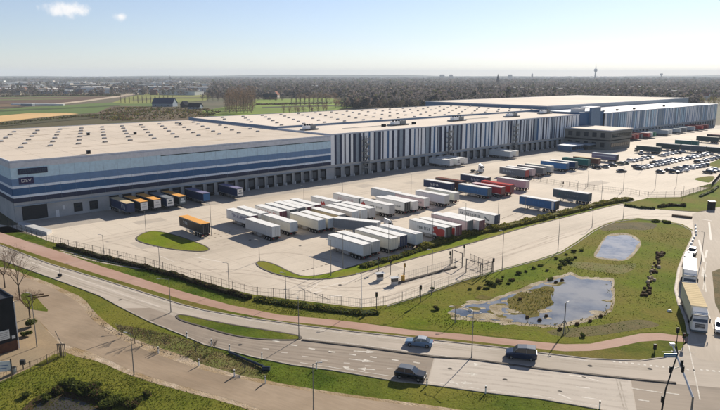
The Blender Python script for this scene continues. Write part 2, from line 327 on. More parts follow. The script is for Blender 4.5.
def rag(P, a, seed):
    r_ = random.Random(seed); Q = []
    for i in range(len(P)):
        p, q = P[i], P[(i+1)%len(P)]; n = max(2, int(math.hypot(q[0]-p[0], q[1]-p[1])/4))
        for k in range(n): Q.append((p[0]+(q[0]-p[0])*k/n+r_.uniform(-a,a), p[1]+(q[1]-p[1])*k/n+r_.uniform(-a,a)*.5))
    return Q
# water and marsh
M_water = mat('pond_water', (.045,.055,.070), .08, c2=(.13,.14,.15), scale=.28, c3=(.26,.245,.21), scale3=.06, bump=.03, bscale=1.2, spec=.9, fine=.04)  # patchy and broad tones paint cloud-like reflections into the water colour
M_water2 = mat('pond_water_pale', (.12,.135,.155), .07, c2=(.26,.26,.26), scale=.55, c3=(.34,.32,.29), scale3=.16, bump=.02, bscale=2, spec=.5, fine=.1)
M_waterd = mat('pond_water_dark', (.040,.034,.024), .3, c2=(.06,.05,.035), scale=.3, bump=.03, spec=.2, fine=.05)
sheet('mud_bank', rag([(447,313),(464,304),(490,299.5),(512,292),(532,284),(553,277.5),(570,272.5),(583,277),(613,278),(615,290),(613,311),(601,317.5),(578,324.5),(556,328),(534,327),(508,324.5),(474,321.5),(455,317.5)], 1.6, 9), M_mud, .036, smooth=1)
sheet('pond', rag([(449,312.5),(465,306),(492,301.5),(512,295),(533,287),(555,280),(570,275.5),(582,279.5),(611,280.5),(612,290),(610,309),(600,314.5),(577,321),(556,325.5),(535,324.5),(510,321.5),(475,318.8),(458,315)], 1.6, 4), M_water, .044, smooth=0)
rp = random.Random(31)
for k_ in range(70):
    px_, py_ = (rp.gauss(505,24), rp.gauss(309,7)) if k_ < 48 else rp.choice(((560,278),(580,322),(610,300),(600,313),(556,284),(475,309)))
    px_ += rp.uniform(-4,4); py_ += rp.uniform(-1.2,1.2)
    if not (452 < px_ < 612 and 276 < py_ < 326): continue
    x_, y_ = gp(px_, py_); s_ = rp.uniform(.25,1.3)
    sheet('mud_bank', [(x_+s_*1.7*math.cos(j*.9)*rp.uniform(.5,1.2), y_+s_*math.sin(j*.9)*rp.uniform(.5,1.2)) for j in range(7)], rp.choice((M_mud,M_reed,M_mud)), .0455+.0002*k_, smooth=1, world=True)

sheet('mud_bank', rag([(512,297),(525,291),(540,288),(552,286),(556,290),(551,297),(554,303),(548,308),(536,310),(540,316),(528,318),(520,312),(510,308),(508,302)], 2.2, 8), M_reed, .052, smooth=1)
sheet('mud_bank', [(488,306),(498,303),(506,305),(500,310),(506,314),(498,316),(490,311)], M_mud, .052, smooth=2)
sheet('mud_bank', [(607,233.5),(628,232.5),(643,241),(638,251),(627,262),(602,259.5),(592,256.8),(598,247)], M_mud, .036, smooth=2)
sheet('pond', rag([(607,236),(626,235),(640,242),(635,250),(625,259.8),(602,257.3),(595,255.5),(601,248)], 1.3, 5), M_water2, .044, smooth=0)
sheet('mud_bank', [(20,412),(33,398),(55,390),(75,393),(95,398),(120,412),(100,440),(0,440)], M_scrub, .036, smooth=2)
sheet('pond', [(30,414),(38,403),(58,396.5),(74,399),(90,404),(102,414),(90,436),(20,436)], M_waterd, .044, smooth=2)
# bare soil patches in the ditch of the main verge
sheet('soil', [(112,322),(122,326),(150,330),(180,337),(205,348),(230,355),(262,364),(270,374),(262,380),(238,375),(205,365),(185,356),(160,348),(138,341),(122,333)], mat('ditch_soil', (.16,.12,.055), .95, c2=(.10,.105,.022), scale=.35, c3=(.12,.13,.03), scale3=.12, bump=.5, fine=.3), .034, smooth=2)
sheet('soil', [(560,262),(590,262),(618,266),(640,262),(628,275),(600,272),(575,268)], mat('soil_dry', (.15,.12,.035), .95, c2=(.11,.12,.018), scale=.25, bump=.4, fine=.3), .033, smooth=2)
sheet('soil', [(600,224),(640,222),(660,224),(650,231),(625,229),(600,232)], mat('soil_olive', (.11,.085,.03), .95, c2=(.07,.06,.02), scale=.3, bump=.5, fine=.3), .033, smooth=2)
sheet('soil', [(540,330),(600,326),(640,318),(665,326),(640,329),(600,336),(560,338)], mat('soil_moss', (.12,.095,.035), .95, c2=(.085,.08,.02), scale=.3, bump=.5, fine=.3), .033, smooth=2)
# trodden wheel ruts in the basin
for L_ in ([(692,214+20),(676,262),(670,300),(664,318)],):
    pass
# road markings ---------------------------------------------------------
b = MB(); ZM = .047
def quad_px(b, P, m, z=ZM):
    b.face([(*gp(*p), z) for p in P], m)
def dash(b, p, q, wd, m=M_line, z=ZM):
    a = Vector(gp(*p)); c = Vector(gp(*q)); d = (c-a).normalized(); n = Vector((-d.y, d.x))*wd/2
    b.face([(*(a+n), z), (*(a-n), z), (*(c-n), z), (*(c+n), z)], m)
def arrow(b, p, q, m=M_line, bend=0, z=ZM):
    """lane arrow from tail p to tip q"""
    a = Vector(gp(*p)); c = Vector(gp(*q)); d = (c-a).normalized(); n = Vector((-d.y, d.x)); L_ = (c-a).length
    e = a+d*L_*.55
    b.face([(*(a+n*.14), z), (*(a-n*.14), z), (*(e-n*.14), z), (*(e+n*.14), z)], m)
    b.face([(*(e+n*.55), z), (*(e-n*.55), z), (*c, z)], m)
    if bend:
        f = a+d*L_*.25; g = f+n*1.3*bend+d*1.2
        b.face([(*f, z+.001), (*(f+d*.5), z+.001), (*(g+d*.3), z+.001), (*(g-d*.3), z+.001)], m)
# dashes left part (two lane lines)
def at260(x, y): return (260+x/5.13, 320+y/5.13)
for x, y in ((30,148),(125,168),(232,188),(330,207),(445,222),(555,236),(668,250)): dash(b, at260(x-16,y-1), at260(x+16,y+2), .28, mat('road_marking_worn', (.46,.41,.35), .85))
for x, y in ((82,109),(174,130),(265,148),(369,163),(475,178),(581,191),(693,206)): dash(b, at260(x-17,y-2), at260(x+17,y+3), .38)
arrow(b, at260(480,160), at260(600,166)); arrow(b, at260(455,200), at260(588,216)); arrow(b, at260(592,256)[:2], at260(500,250)); arrow(b, at260(480,258), at260(425,240), bend=0)
for x, y in ((85,168),): dash(b, (400+(x-16)/5.13, 330+(y-2)/5.13), (400+(x+16)/5.13, 330+(y+3)/5.13), .35)
def at400(x, y): return (400+x/5.13, 330+y/5.13)
arrow(b, at400(330,176), at400(420,178)); arrow(b, at400(325,222), at400(400,230)); arrow(b, at400(370,276), at400(310,270)); arrow(b, at400(300,280), at400(248,262))
def at540(x, y): return (540+x/5.13, 330+y/5.13)
for P, Q in (((150,232),(235,244)),((185,293),(255,300)),((95,328),(160,356)),((215,240),(300,262)),((215,345),(290,356))): dash(b, at540(*P), at540(*Q), .25, mat('road_marking_pale', (.60,.55,.48), .8))
for P, Q in (((390,250),(432,410)),((405,250),(447,410))): dash(b, at540(*P), at540(*Q), .18, M_kerb)
for P, Q in (((470,300),(625,322)),((505,360),(560,366)),((640,322),(715,332))): dash(b, at540(*P), at540(*Q), .22, M_line)
x = 380
for k in range(14):
    y = 163+(x-380)*.108; dash(b, at540(x-7,y-1), at540(x+7,y+1), .55); x += 31.5
for k in range(4): dash(b, (700+k*6, 369.8+k*.6), (703+k*6, 370.1+k*.6), .5)
# centre line worn to white on the left stretch
for P, Q in (((30,262),(60,273)),((62,273.5),(95,284.5)),((96,285),(135,299)),((137,299.5),(160,307)),((0,252),(28,261.5))): dash(b, P, Q, .5, mat('road_marking_rubbed', (.50,.44,.37), .85))
for P, Q in (((0,248),(50,266.3)),((50,266.3),(100,281.5)),((100,281.5),(180,306.5)),((180,306.5),(255,321.5)),((255,321.5),(305,328.5)),((305,328.5),(360,335)),((360,335),(430,342.5)),((430,342.5),(500,350)),((500,350),(590,361.3)),((303,338),(360,345)),((360,345),(434,355)),((434,355),(540,367))): dash(b, P, Q, .15, M_line)
for P, Q in (((300,362.8),(360,371.6)),((360,371.6),(427,381.8)),((427,381.8),(485,390)),((485,390),(540,396.3)),((540,396.3),(597,406))): dash(b, P, Q, .15, M_line)
for P, Q in (((662,352),(697,352.5)),((688,342),(700,400)),((706,262),(703,290)),((704,300),(716,336)),((690,345),(704,344))): dash(b, P, Q, .16, M_line)
for P, Q in (((709,222),(711,240)),((707,250),(705,258)),((699,240),(704,262)),((700,219),(712,221))): dash(b, P, Q, .5, mat('road_marking_pale', (.60,.55,.48), .8))
arrow(b, (706,292), (702.5,266)); arrow(b, (668,352),(676,352))
mk = b.build('road_markings'); mk['kind'] = 'structure'
b = MB()
# yard markings: bay lines, dashes, gate lane arrows
for u0, v0, v1, n in ((88,118,103,17),(88,162,134,28),(190,116,101,3)):
    for k in range(n):
        x0, y0 = site(u0+k*3.55, v0); x1, y1 = site(u0+k*3.55, v1); d = Vector((_c,_s))*.07
        b.face([(x0-d.x,y0-d.y,.028),(x0+d.x,y0+d.y,.028),(x1+d.x,y1+d.y,.028),(x1-d.x,y1-d.y,.028)], mat('bay_line', (.62,.56,.48), .85))
Md = mat('yard_mark_dark', (.16,.13,.10), .9)
for k in range(7): dash(b, (207+k*3.6, 235-k*.45+(k%2)), (208.6+k*3.6, 234.6-k*.45+(k%2)), .5, Md, .028)
for k in range(6): dash(b, (196+k*6, 240.5-k*.9), (198+k*6, 240.1-k*.9), .45, Md, .028)
for k in range(6): dash(b, (302+k*4.6, 271-k*1.2), (304.6+k*4.6, 270.4-k*1.2), .45, Md, .028)
for k in range(24): dash(b, (494+k*1.6, 221.8-k*.62), (495+k*1.6, 221.4-k*.62), .35, Md, .028)
for P, Q, wd in (((310,291),(345,282),.3),((313,293),(322,291),.5),((330,296.5),(342,295.5),.7),((318,284),(310,290),.25),((160,290-34),(175,262),.2),((195,257),(222,262),.35),((345,283),(360,277),.2),((195,254),(205,256),.2)): dash(b, P, Q, wd, mat('bay_line', (.62,.56,.48), .85), .028)
arrow(b, (382,291), (396,288)); arrow(b, (462,265),(450,268))
# car park bay lines
for u0, v0, n in ((262,110,50),(262,128,48)):
    pass
mk = b.build('yard_markings'); mk['kind'] = 'structure'
# worn wheel tracks along the carriageways and turning marks in the yard
TK = [0]
def offs(A, B_, f): return [(a[0]+(c[0]-a[0])*f, a[1]+(c[1]-a[1])*f) for a, c in zip(A, B_)]
def track(b, line, wd, m, z, sm=1):
    TK[0] += 1; z = z+.0001*TK[0]
    P = [gp(*p) for p in line]; P = chaikin(P, sm, False); n = len(P); Q = []
    for i in range(n):
        a = Vector(P[max(0,i-1)]); c = Vector(P[min(n-1,i+1)]); d = (c-a).normalized(); q = Vector((-d.y, d.x))*wd/2; p = Vector(P[i]); Q.append(((p.x+q.x,p.y+q.y,z),(p.x-q.x,p.y-q.y,z)))
    for i in range(n-1): b.face([Q[i][0], Q[i][1], Q[i+1][1], Q[i+1][0]], m)
b = MB()
M_tr1 = mat('wheel_track_pale', (.335,.288,.232), .9, c2=(.39,.335,.27), scale=.25, fine=.08); M_tr2 = mat('wheel_track_dark', (.225,.185,.145), .9, c2=(.27,.22,.17), scale=.25, fine=.08)
M_tr3 = mat('tyre_mark_yard', (.38,.32,.255), .9, c2=(.49,.415,.33), scale=.35, fine=.08); M_tr4 = mat('oil_stain', (.27,.23,.19), .9, c2=(.46,.39,.31), scale=.5, fine=.1); M_tr5 = mat('repair_patch', (.40,.35,.29), .9, c2=(.44,.375,.30), scale=.3, fine=.06)
nb = [(0,247),(50,265.6),(100,281),(180,306),(255,321.2),(305,328.2),(360,334.8),(430,342.4),(500,350),(590,361.5),(650,366)]
sb = [(0,257.5),(50,275.8),(100,294),(180,319),(230,331),(302,338.3),(360,345),(434,355.5),(540,367),(640,378)]
for f in (.22,.42,.68,.86): track(b, offs(nb, sb, f)[:4] if f > .6 else offs(nb, [(q[0],q[1]) for q in sb]+[(676,383)], f) if False else [(a[0], a[1]+(6.5+a[0]*.006)*f) for a in nb], .5, M_tr1, .0375)
for f in (.12,.3,.5,.62,.8,.93): track(b, [(150+0*f,322-8*f),(205,345-14*f),(255,357.5-17*f),(292,365-21*f),(330,370-23*f),(360,375-25*f),(427,384-26*f)], .5, M_tr2, .0405)
for f in (.1,.3,.45,.62,.8,.92): track(b, [(440,386-27*f),(485,392-29*f),(540,398.5-29*f),(597,407.5-31*f),(628,412-33*f)], .45, mat('wheel_track_slab', (.39,.34,.285), .9, c2=(.46,.405,.34), scale=.3), .0445)
for L_ in ([(60,250),(110,263),(180,271),(250,268),(330,290),(400,283),(470,262),(560,235),(620,215),(680,213)],[(60,252),(110,265),(180,273.5),(252,272),(330,293),(402,287),(474,265),(562,239),(622,217),(680,216)],[(70,243),(150,228),(240,212),(330,196),(440,183),(560,170)],[(70,246),(150,231),(240,214.5),(330,198),(440,185),(560,172)],[(225,262),(280,250),(340,262)],[(215,246),(300,236),(322,226)],[(100,240),(190,262),(256,290)],[(180,255),(280,226),(400,201),(520,190)],[(184,258),(284,228),(404,203),(524,192)],[(370,302),(420,285),(480,262),(560,232)],[(374,305),(424,288),(484,265),(564,235)]): track(b, L_, .55, M_tr3, .0235, 2)
for k in range(26):
    u = 89+3.55*k; v = rnd.choice((149,135,106,162)); x0, y0 = site(u+rnd.uniform(0,2), v-rnd.uniform(0,9)); s_ = rnd.uniform(.5,1.6)
    b.face([(x0+s_*math.cos(j*.785)*rnd.uniform(.6,1.1), y0+s_*math.sin(j*.785)*rnd.uniform(.6,1.1), .0265) for j in range(8)], M_tr4)
for u, v, a_, c_ in ((70,176,9,5),(120,172,14,4),(160,178,7,6),(210,170,12,5),(150,128,10,6),(60,150,6,8),(250,140,10,9),(180,172,5,4),(90,95,8,4),(230,120,14,6)):
    b.face([(*site(u,v),.0225),(*site(u+a_,v),.0225),(*site(u+a_,v+c_),.0225),(*site(u,v+c_),.0225)], M_tr5)
for px, py in ((330,352),(400,352),(505,380),(560,392),(240,345),(120,300),(590,366),(450,369),(260,332.5),(340,285),(200,262),(120,256),(450,258),(650,369)):
    x0, y0 = gp(px, py); b.face([(x0+.38*math.cos(j*.785), y0+.38*math.sin(j*.785), .0455) for j in range(8)], M_tar_shadow)
for px, py in ((418,200),(470,196),(345,199),(250,240),(300,246)): 
    x0, y0 = gp(px, py); b.face([(x0+.4*math.cos(j*.785), y0+.4*math.sin(j*.785), .0275) for j in range(8)], M_tar_shadow)
mk = b.build('road_wear'); mk['kind'] = 'structure'
# tar seams, tyre marks, and painted shadow lines of the lamp and guide posts
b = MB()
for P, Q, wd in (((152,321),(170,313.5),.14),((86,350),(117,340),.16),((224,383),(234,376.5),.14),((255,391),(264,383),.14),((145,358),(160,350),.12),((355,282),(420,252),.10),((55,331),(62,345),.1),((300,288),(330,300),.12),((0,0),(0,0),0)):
    if wd: dash(b, P, Q, wd, M_tar_shadow, .043)
mk = b.build('seams_and_shadow_lines'); mk['kind'] = 'structure'
# far fields -------------------------------------------------------------
def field(name, px, c, c2, z, sc_=.02):
    sheet('field', px, mat('field_'+name, c, .95, c2=c2, scale=sc_, c3=tuple(x*1.15 for x in c), scale3=.004, stretch=(6,1,1), rot=R(20), fine=.15), z)
field('olive', [(-200,123),(0,122),(78,114.5),(140,109.5),(200,108),(240,118),(120,130),(-200,150)], (.075,.062,.026), (.050,.058,.018), .10)
field('stubble', [(-120,118.5),(0,116),(30,113.2),(67,113),(79,114.2),(33,118.6),(0,122.2),(-120,133)], (.50,.33,.15), (.44,.29,.13), .30)
field('green', [(-200,109),(0,109.5),(30,107),(60,106),(90,103.5),(125,102),(160,104),(150,107),(120,111),(79,114),(67,112.8),(30,113),(0,115.8),(-200,119)], (.085,.125,.030), (.105,.125,.035), .20)
field('pinkish', [(-200,104),(0,104),(35,103.5),(25,106.5),(0,109.3),(-200,109)], (.15,.095,.055), (.12,.085,.045), .22)
field('brown', [(-200,98),(0,98),(60,97),(112,96.5),(95,99.5),(62,103),(0,103.8),(-200,104)], (.095,.058,.038), (.120,.075,.050), .24)
field('pale_green', [(-200,96),(0,96.5),(55,95.5),(108,95),(110,96.5),(60,97),(0,98),(-200,98)], (.11,.12,.045), (.09,.10,.04), .26)
field('lime', [(112,103),(125,98),(150,92.5),(175,93),(205,95),(212,97),(205,101),(160,103.5),(125,104)], (.20,.205,.05), (.15,.165,.04), .28)
field('lane', [(52,104.2),(80,101),(110,97),(140,92.5),(172,90.5),(174,91.3),(145,93.3),(115,98),(85,102),(60,104.8)], (.42,.34,.25), (.36,.29,.21), .34)
field('bright', [(203,111),(225,107),(250,103),(256,99.5),(330,98.5),(360,103),(350,108),(330,111),(300,114),(270,116),(238,118),(200,115)], (.16,.22,.028), (.12,.165,.025), .30)
field('bright_right', [(440,112),(400,109),(408,103),(430,103),(470,106)], (.10,.12,.03), (.07,.09,.02), .30)
field('heath', [(112,106),(145,106.5),(200,107),(214,112),(196,120),(110,121),(90,116)], (.100,.070,.040), (.060,.065,.025), .26, .05)

for i, (px, c, c2) in enumerate((
 ([(-200,100.2),(0,99.5),(50,98.8),(80,98.6),(60,99.6),(0,100.6),(-200,101.4)], (.13,.14,.05), (.10,.11,.04)),
 ([(-200,107),(0,107),(26,106.4),(22,107.3),(0,108.2),(-200,108.2)], (.055,.045,.028), (.07,.06,.035)),
 ([(0,110.6),(40,108.6),(80,107.2),(120,105.2),(120,106),(80,108.2),(40,110),(0,111.8)], (.05,.07,.02), (.065,.085,.03)),
 ([(0,124.5),(60,119.2),(120,115),(150,113),(150,114.2),(120,116.6),(60,121.5),(0,127)], (.055,.05,.022), (.075,.065,.03)),
 ([(262,107.2),(300,106),(350,105.2),(350,106.2),(300,107.2),(262,108.6)], (.05,.055,.022), (.065,.07,.03)),
 ([(207,113.5),(222,111),(236,108.5),(250,108),(236,112),(215,116)], (.20,.24,.05), (.16,.19,.04)),
 ([(258,103.4),(300,102.2),(335,101.8),(335,102.8),(300,103.4),(258,104.6)], (.10,.13,.03), (.12,.15,.04)),
 ([(130,100),(165,97.3),(200,97),(204,98.4),(165,98.6),(135,101.4)], (.14,.13,.05), (.11,.11,.04)))): field('strip_%d' % i, px, c, c2, .38+.01*i)

rf = random.Random(3)
for i in range(26):
    px = rf.uniform(345,700); py = rf.choice((84,86,88,90,92.5,95)); w_ = rf.uniform(14,46); h_ = rf.uniform(.5,1.3)
    c = rf.choice(((.16,.15,.08),(.10,.13,.04),(.22,.18,.12),(.13,.12,.07)))
    field('gap_%d' % i, [(px,py),(px+w_*.5,py-h_*.6),(px+w_,py-h_*.2),(px+w_*.9,py+h_*.8),(px+w_*.3,py+h_)], c, tuple(q*.8 for q in c), .5+.01*i)
# ================================================================== WAREHOUSES (local x along the front, local y into the building)
M_roofA = mat('roof_cream', (.54,.465,.38), .9, c2=(.48,.41,.33), scale=.08, c3=(.58,.495,.40), scale3=.02, fine=.05)
M_roofB = mat('roof_cream_pale', (.60,.52,.43), .9, c2=(.55,.475,.39), scale=.08, c3=(.65,.57,.48), scale3=.02, fine=.05)
M_roofC = mat('roof_white', (.76,.74,.71), .8, c2=(.72,.70,.67), scale=.08, fine=.04)
M_coping = paint('coping', (.60,.62,.66)); M_cyan = paint('clad_pale_blue', (.52,.70,.80)); M_mid = paint('clad_mid_blue', (.14,.25,.42)); M_deep = paint('clad_deep_blue', (.022,.10,.235)); M_navy = paint('clad_navy', (.010,.022,.065))
M_pale = paint('clad_ice', (.76,.82,.87)); M_silver = paint('clad_silver', (.84,.86,.87), dirt=.06); M_steelb = paint('clad_steel_blue', (.13,.21,.32)); M_grey = paint('clad_grey', (.27,.33,.39))
M_conc = mat('precast_concrete', (.42,.42,.41), .85, c2=(.35,.355,.35), scale=.25, c3=(.47,.46,.44), scale3=.1, fine=.08)
M_door = paint('dock_door_grey', (.10,.11,.12), .5); M_shel = mat('dock_shelter', (.022,.023,.026), .85); M_wallb = mat('inner_wall', (.20,.20,.20), .9)
M_vent = paint('vent_grey', (.23,.24,.24)); M_upst = paint('upstand', (.42,.37,.31)); M_dome = mat('skylight_dome', (.80,.78,.73), .25, fine=.03)
def wall_rect(b, x0, x1, z0, z1, y, m): b.face([(x0,y,z0),(x1,y,z0),(x1,y,z1),(x0,y,z1)], m)
def rowbox(b, x0, x1, z0, z1, y0, y1, m): b.box(x0, x1, y0, y1, z0, z1, m)
def docks(root, xs, wd, x0, x1, ztop=5.9, lintel=4.55):
    """concrete ground storey with open recesses, each with its shelter and door"""
    b = MB(); cur = x0
    for x in xs:
        a, c = x-wd/2, x+wd/2
        b.box(cur, a, 0, .5, 0, lintel, M_conc); cur = c
        b.box(a+.02, a+.24, -.75, -.02, .02, 1.1, M_white); b.box(a-.06, a+.02, -.60, 0.0, 1.3, lintel-.1, M_conc)
    b.box(cur, x1, 0, .5, 0, lintel, M_conc); b.box(x0, x1, -.004, .5, lintel, ztop, M_conc); b.box(x0, x1, -.45, -.006, lintel+.15, lintel+.45, M_grey)
    b.box(x0, x1, .5, .8, 0, ztop, M_shel)
    b.build('concrete_plinth', root)
    s = MB(); t = .32; h = lintel-.05
    s.box(-wd/2+.03, -wd/2+t, .0, .45, 1.1, h, M_shel); s.box(wd/2-t, wd/2-.03, .0, .45, 1.1, h, M_shel); s.box(-wd/2+t, wd/2-t, .0, .45, h-.7, h, M_shel); s.box(-wd/2+.03, wd/2-.03, -.1, .45, .35, 1.1, M_dark)
    s.box(-wd/2+.35, -wd/2+.6, -.25, -.1, .5, 1.05, M_rubber); s.box(wd/2-.6, wd/2-.35, -.25, -.1, .5, 1.05, M_rubber)
    d = MB()
    for k in range(5): d.box(-wd/2+t+.01, wd/2-t-.01, .40+.01*(k%2), .46, 1.12+k*.5, 1.60+k*.5, M_door)
    se = s.build('dock_shelter', root); de = d.build('dock_door', se); se.location = (xs[0], 0, 0)
    for x in xs[1:]:
        o = place(se.data, 'dock_shelter', root, (x, 0, 0)); place(de.data, 'dock_door', o)
def shell(root, x0, x1, y0, y1, h, roofm, name='roof', side=M_pale, coping=M_coping, lip=.45, parts=True):
    b = MB(); b.box(x0+.3, x1-.3, y0+.3, y1-.3, h-.35, h, roofm); b.build(name, root)
    b = MB(); b.box(x0+.5, x1-.5, y1-.4, y1, .0, h-.36, side); b.build('rear_wall', root)
    b = MB()
    b.box(x0-.03, x1+.03, y0-.03, y0+.29, h-.34, h+lip*.5, coping); b.box(x0-.03, x1+.03, y1-.29, y1+.03, h-.34, h+lip*.5, coping)
    b.box(x0-.03, x0+.29, y0+.292, y1-.292, h-.34, h+lip*.5, coping); b.box(x1-.29, x1+.03, y0+.292, y1-.292, h-.34, h+lip*.5, coping)
    b.build('parapet', root)
def domes(root, pts, z, k=.55):
    b = MB(); b.box(-1.25*k, 1.25*k, -.7*k, .7*k, 0, .42, M_upst); pro = None
    c = MB(); r0 = [(-1.2*k,-.65*k,.42),(1.2*k,-.65*k,.42),(1.2*k,.65*k,.42),(-1.2*k,.65*k,.42)]; r1 = [(x*.8, y*.7, .66) for x, y, _ in r0]
    c.loft([r0, r1], M_dome)
    e = MB(); e.box(-1.95*k, -1.35*k, -.4*k, .4*k, 0, .5, M_vent)
    for x, y in pts:
        if pro is None: o = b.build('skylight', root); c.build('dome', o); e.build('smoke_vent', o); pro = (o, KIDS[o.name][0], KIDS[o.name][1]); o.location = (x, y, z)
        else:
            o = place(pro[0].data, 'skylight', root, (x, y, z)); place(pro[1].data, 'dome', o); place(pro[2].data, 'smoke_vent', o)
# ---- hall A: horizontal bands
U0, V0 = 44.0, 203.0; HA = 18.2; LA = 164.5-U0; DA = 125.0
A = thing('warehouse', site(U0, V0), 'nearest warehouse hall, its walls banded in horizontal blues under a cream roof', 'warehouse', R(ANG), 'warehouse halls of the distribution centre')
shell(A, 0, LA, 0, DA, HA, M_roofA)
bands_ = [(5.92,7.3,M_navy),(7.3,8.05,M_pale),(8.05,10.15,M_deep),(10.15,10.9,M_pale),(10.9,13.0,M_mid),(13.0,16.3,M_cyan)]
b = MB(); bl = MB()
for i, (z0, z1, m) in enumerate(bands_):
    b.box(0, LA-.02, -.12-.02*(i%2), .4, z0, z1, m); bl.box(-.12-.02*(i%2), .4, .402, DA-.5, z0, z1, m)
b.box(0, LA-.02, -.22, .4, 16.3, HA-.36, M_coping); bl.box(-.22, .4, .402, DA-.5, 16.3, HA-.36, M_coping)
for k in range(1, 27): b.box(k*4.45, k*4.45+.05, -.15, -.141, 5.95, 16.28, M_steelb)
fa = b.build('front_cladding', A); sa = bl.build('side_cladding', A)
b = MB(); b.box(0, .5, .502, DA-.5, 0, 5.9, M_conc); b.build('side_plinth', A)
# gutter slits shown as dark lines under the coping of the right-hand stretch
b = MB(); b.box(46, LA-.3, -.26, -.225, 16.0, 16.22, M_dark); b.build('gutter', A)
docks(A, [29.2+4.35*k for k in range(21)], 3.35, 0, LA)
b = MB()
b.box(1.9, 8.9, -.06, -.006, .35, 5.0, M_shel)
for k in range(8): b.box(2.05, 8.75, -.10, -.062, .5+k*.55, .98+k*.55, M_poled)
b.build('overhead_door', A)
for x in (16.6, 21.4):
    b = MB(); b.box(x, x+2.6, -.08, -.006, .9, 3.7, M_shel); o = b.build('dock_door', A); c = MB(); c.box(x+.2, x+2.4, -.11, -.082, 1.0, 3.4, M_poled); c.box(x+.7, x+1.9, -.13, -.112, 2.2, 2.7, M_glass); c.build('door_leaf', o)
b = MB(); b.box(11.2, 12.2, -.07, -.006, .02, 2.3, M_white); b.box(13.3, 14.0, -.15, -.006, 2.2, 3.4, M_white); b.build('personnel_door', A)
b = MB(); b.box(1.9, 10.0, -.36, -.226, 14.2, 15.9, M_navy); sg = b.build('wall_sign', A); sg['label'] = 'long dark blue sign panel with faint lettering'
b = MB(); x = 2.6
for k in range(11):
    for a, c, z0, z1 in ((0,.10,14.65,15.5),(.1,.42,15.38,15.5),(.1,.42,14.65,14.77),(.36,.46,14.77,15.38)):
        if rnd.random() < .8: b.box(x+a, x+c, -.385, -.362, z0, z1, paint('sign_faint', (.035,.075,.12)))
    x += .66
b.build('lettering', sg)
b = MB(); b.box(1.9, 5.9, -.36, -.166, 11.3, 13.3, paint('sign_indigo', (.010,.008,.075))); sg2 = b.build('wall_sign', A); sg2['label'] = 'small indigo sign reading DSV in white'
text_mesh('DSV', 1.35, M_white, sg2, 'lettering', Matrix.Translation((3.85, -.39, 12.3)) @ Matrix.Rotation(R(90), 4, 'X') @ Matrix.Scale(1.15, 4, (1,0,0)))
pts = []
for r in range(6):
    for k in range(-1, 13):
        x = 12+9.6*k+4.8*(r % 2); y = 36+14*r
        if 2 < x < LA-3: pts.append((x, y))
domes(A, pts, HA)
for (x, y) in ((24, 4.5), (46, 70), (62, 60), (100, 96)):
    b = MB(); b.box(x-.5, x+.5, y-.5, y+.5, HA, HA+1.0, M_dark); b.box(x-.7, x+.7, y-.7, y+.7, HA+1.0, HA+1.15, M_vent); b.build('roof_vent', A)
b = MB(); b.box(26, 62, 26, 26.5, HA, HA+.05, mat('roof_stain', (.42,.34,.26), .9)); b.build('cable_tray', A)
M_seam = mat('roof_seam', (.44,.37,.29), .95, c2=(.52,.44,.35), scale=.3); M_pud = mat('roof_puddle', (.46,.385,.295), .9, c2=(.54,.455,.36), scale=.25)
b = MB()
for k in range(1, 12): b.box(k*10, k*10+.12, .4, DA-.4, HA, HA+.012, M_seam)
for k in range(1, 8): b.box(.4, LA-.4, k*15.5, k*15.5+.12, HA+.013, HA+.02, M_seam)
b.build('roof_seam', A)
b = MB(); r_ = random.Random(9)
for k in range(34):
    x, y, s_ = r_.uniform(6,114), r_.uniform(5,118), r_.uniform(.8,3.2)
    b.face([(x+s_*math.cos(j*.628)*r_.uniform(.7,1.2)*1.6, y+s_*math.sin(j*.628)*r_.uniform(.6,1.0), HA+.024+.001*k) for j in range(10)], M_pud)
b.build('roof_puddle', A)
# low ramp wall at the near corner
b = MB(); b.prism([gp(18,224.5), gp(30,226), gp(52,233), gp(47,235.5), gp(34,231.5), gp(20,227.5)], 0, .9, M_conc); o = b.build('ramp_wall'); tag(o, 'low dark concrete ramp wall beside the big overhead door', 'wall')
# ---- striped halls
def stripes(root, x0, x1, z0, z1, seed, pal, wmin=.7, wmax=2.3, yoff=0):
    r = random.Random(seed); b = MB(); x = x0; i = 0
    while x < x1-.01:
        dark = i % 2; m = r.choice(pal[1] if dark else pal[0]); wd = r.uniform(wmin, wmax)*(.8 if dark else 1.15); wd = min(wd, x1-x)
        b.box(x, x+wd, -.16-.05*(i%3)+yoff, .4+yoff, z0, z1, m); x += wd; i += 1
    return b.build('striped_cladding', root)
def stair_tower(root, x, z1, m=M_vent):
    b = MB()
    for px_, py_ in ((x-1.4,-2.3),(x+1.4,-2.3),(x-1.4,-.4),(x+1.4,-.4)): b.box(px_-.08, px_+.08, py_-.08, py_+.08, .03, z1, m)
    z = 2.6; k = 0
    while z < z1:
        b.box(x-1.5, x+1.5, -2.4, -.35, z, z+.14, m); b.box(x-1.5, x+1.5, -2.44, -2.40, z+.5, z+1.1, m)
        if z+2.4 < z1:
            s = 1 if k % 2 else -1; n = len(b.v)
            b.face([(x-1.2*s,-1.9,z+.15),(x-1.2*s,-1.1,z+.15),(x+1.2*s,-1.1,z+2.5),(x+1.2*s,-1.9,z+2.5)], m); b.face([(x-1.2*s,-1.92,z+.15),(x+1.2*s,-1.92,z+2.5),(x+1.2*s,-1.92,z+2.75),(x-1.2*s,-1.92,z+.4)], m)
        z += 2.5; k += 1
    b.build('stair_tower', root)
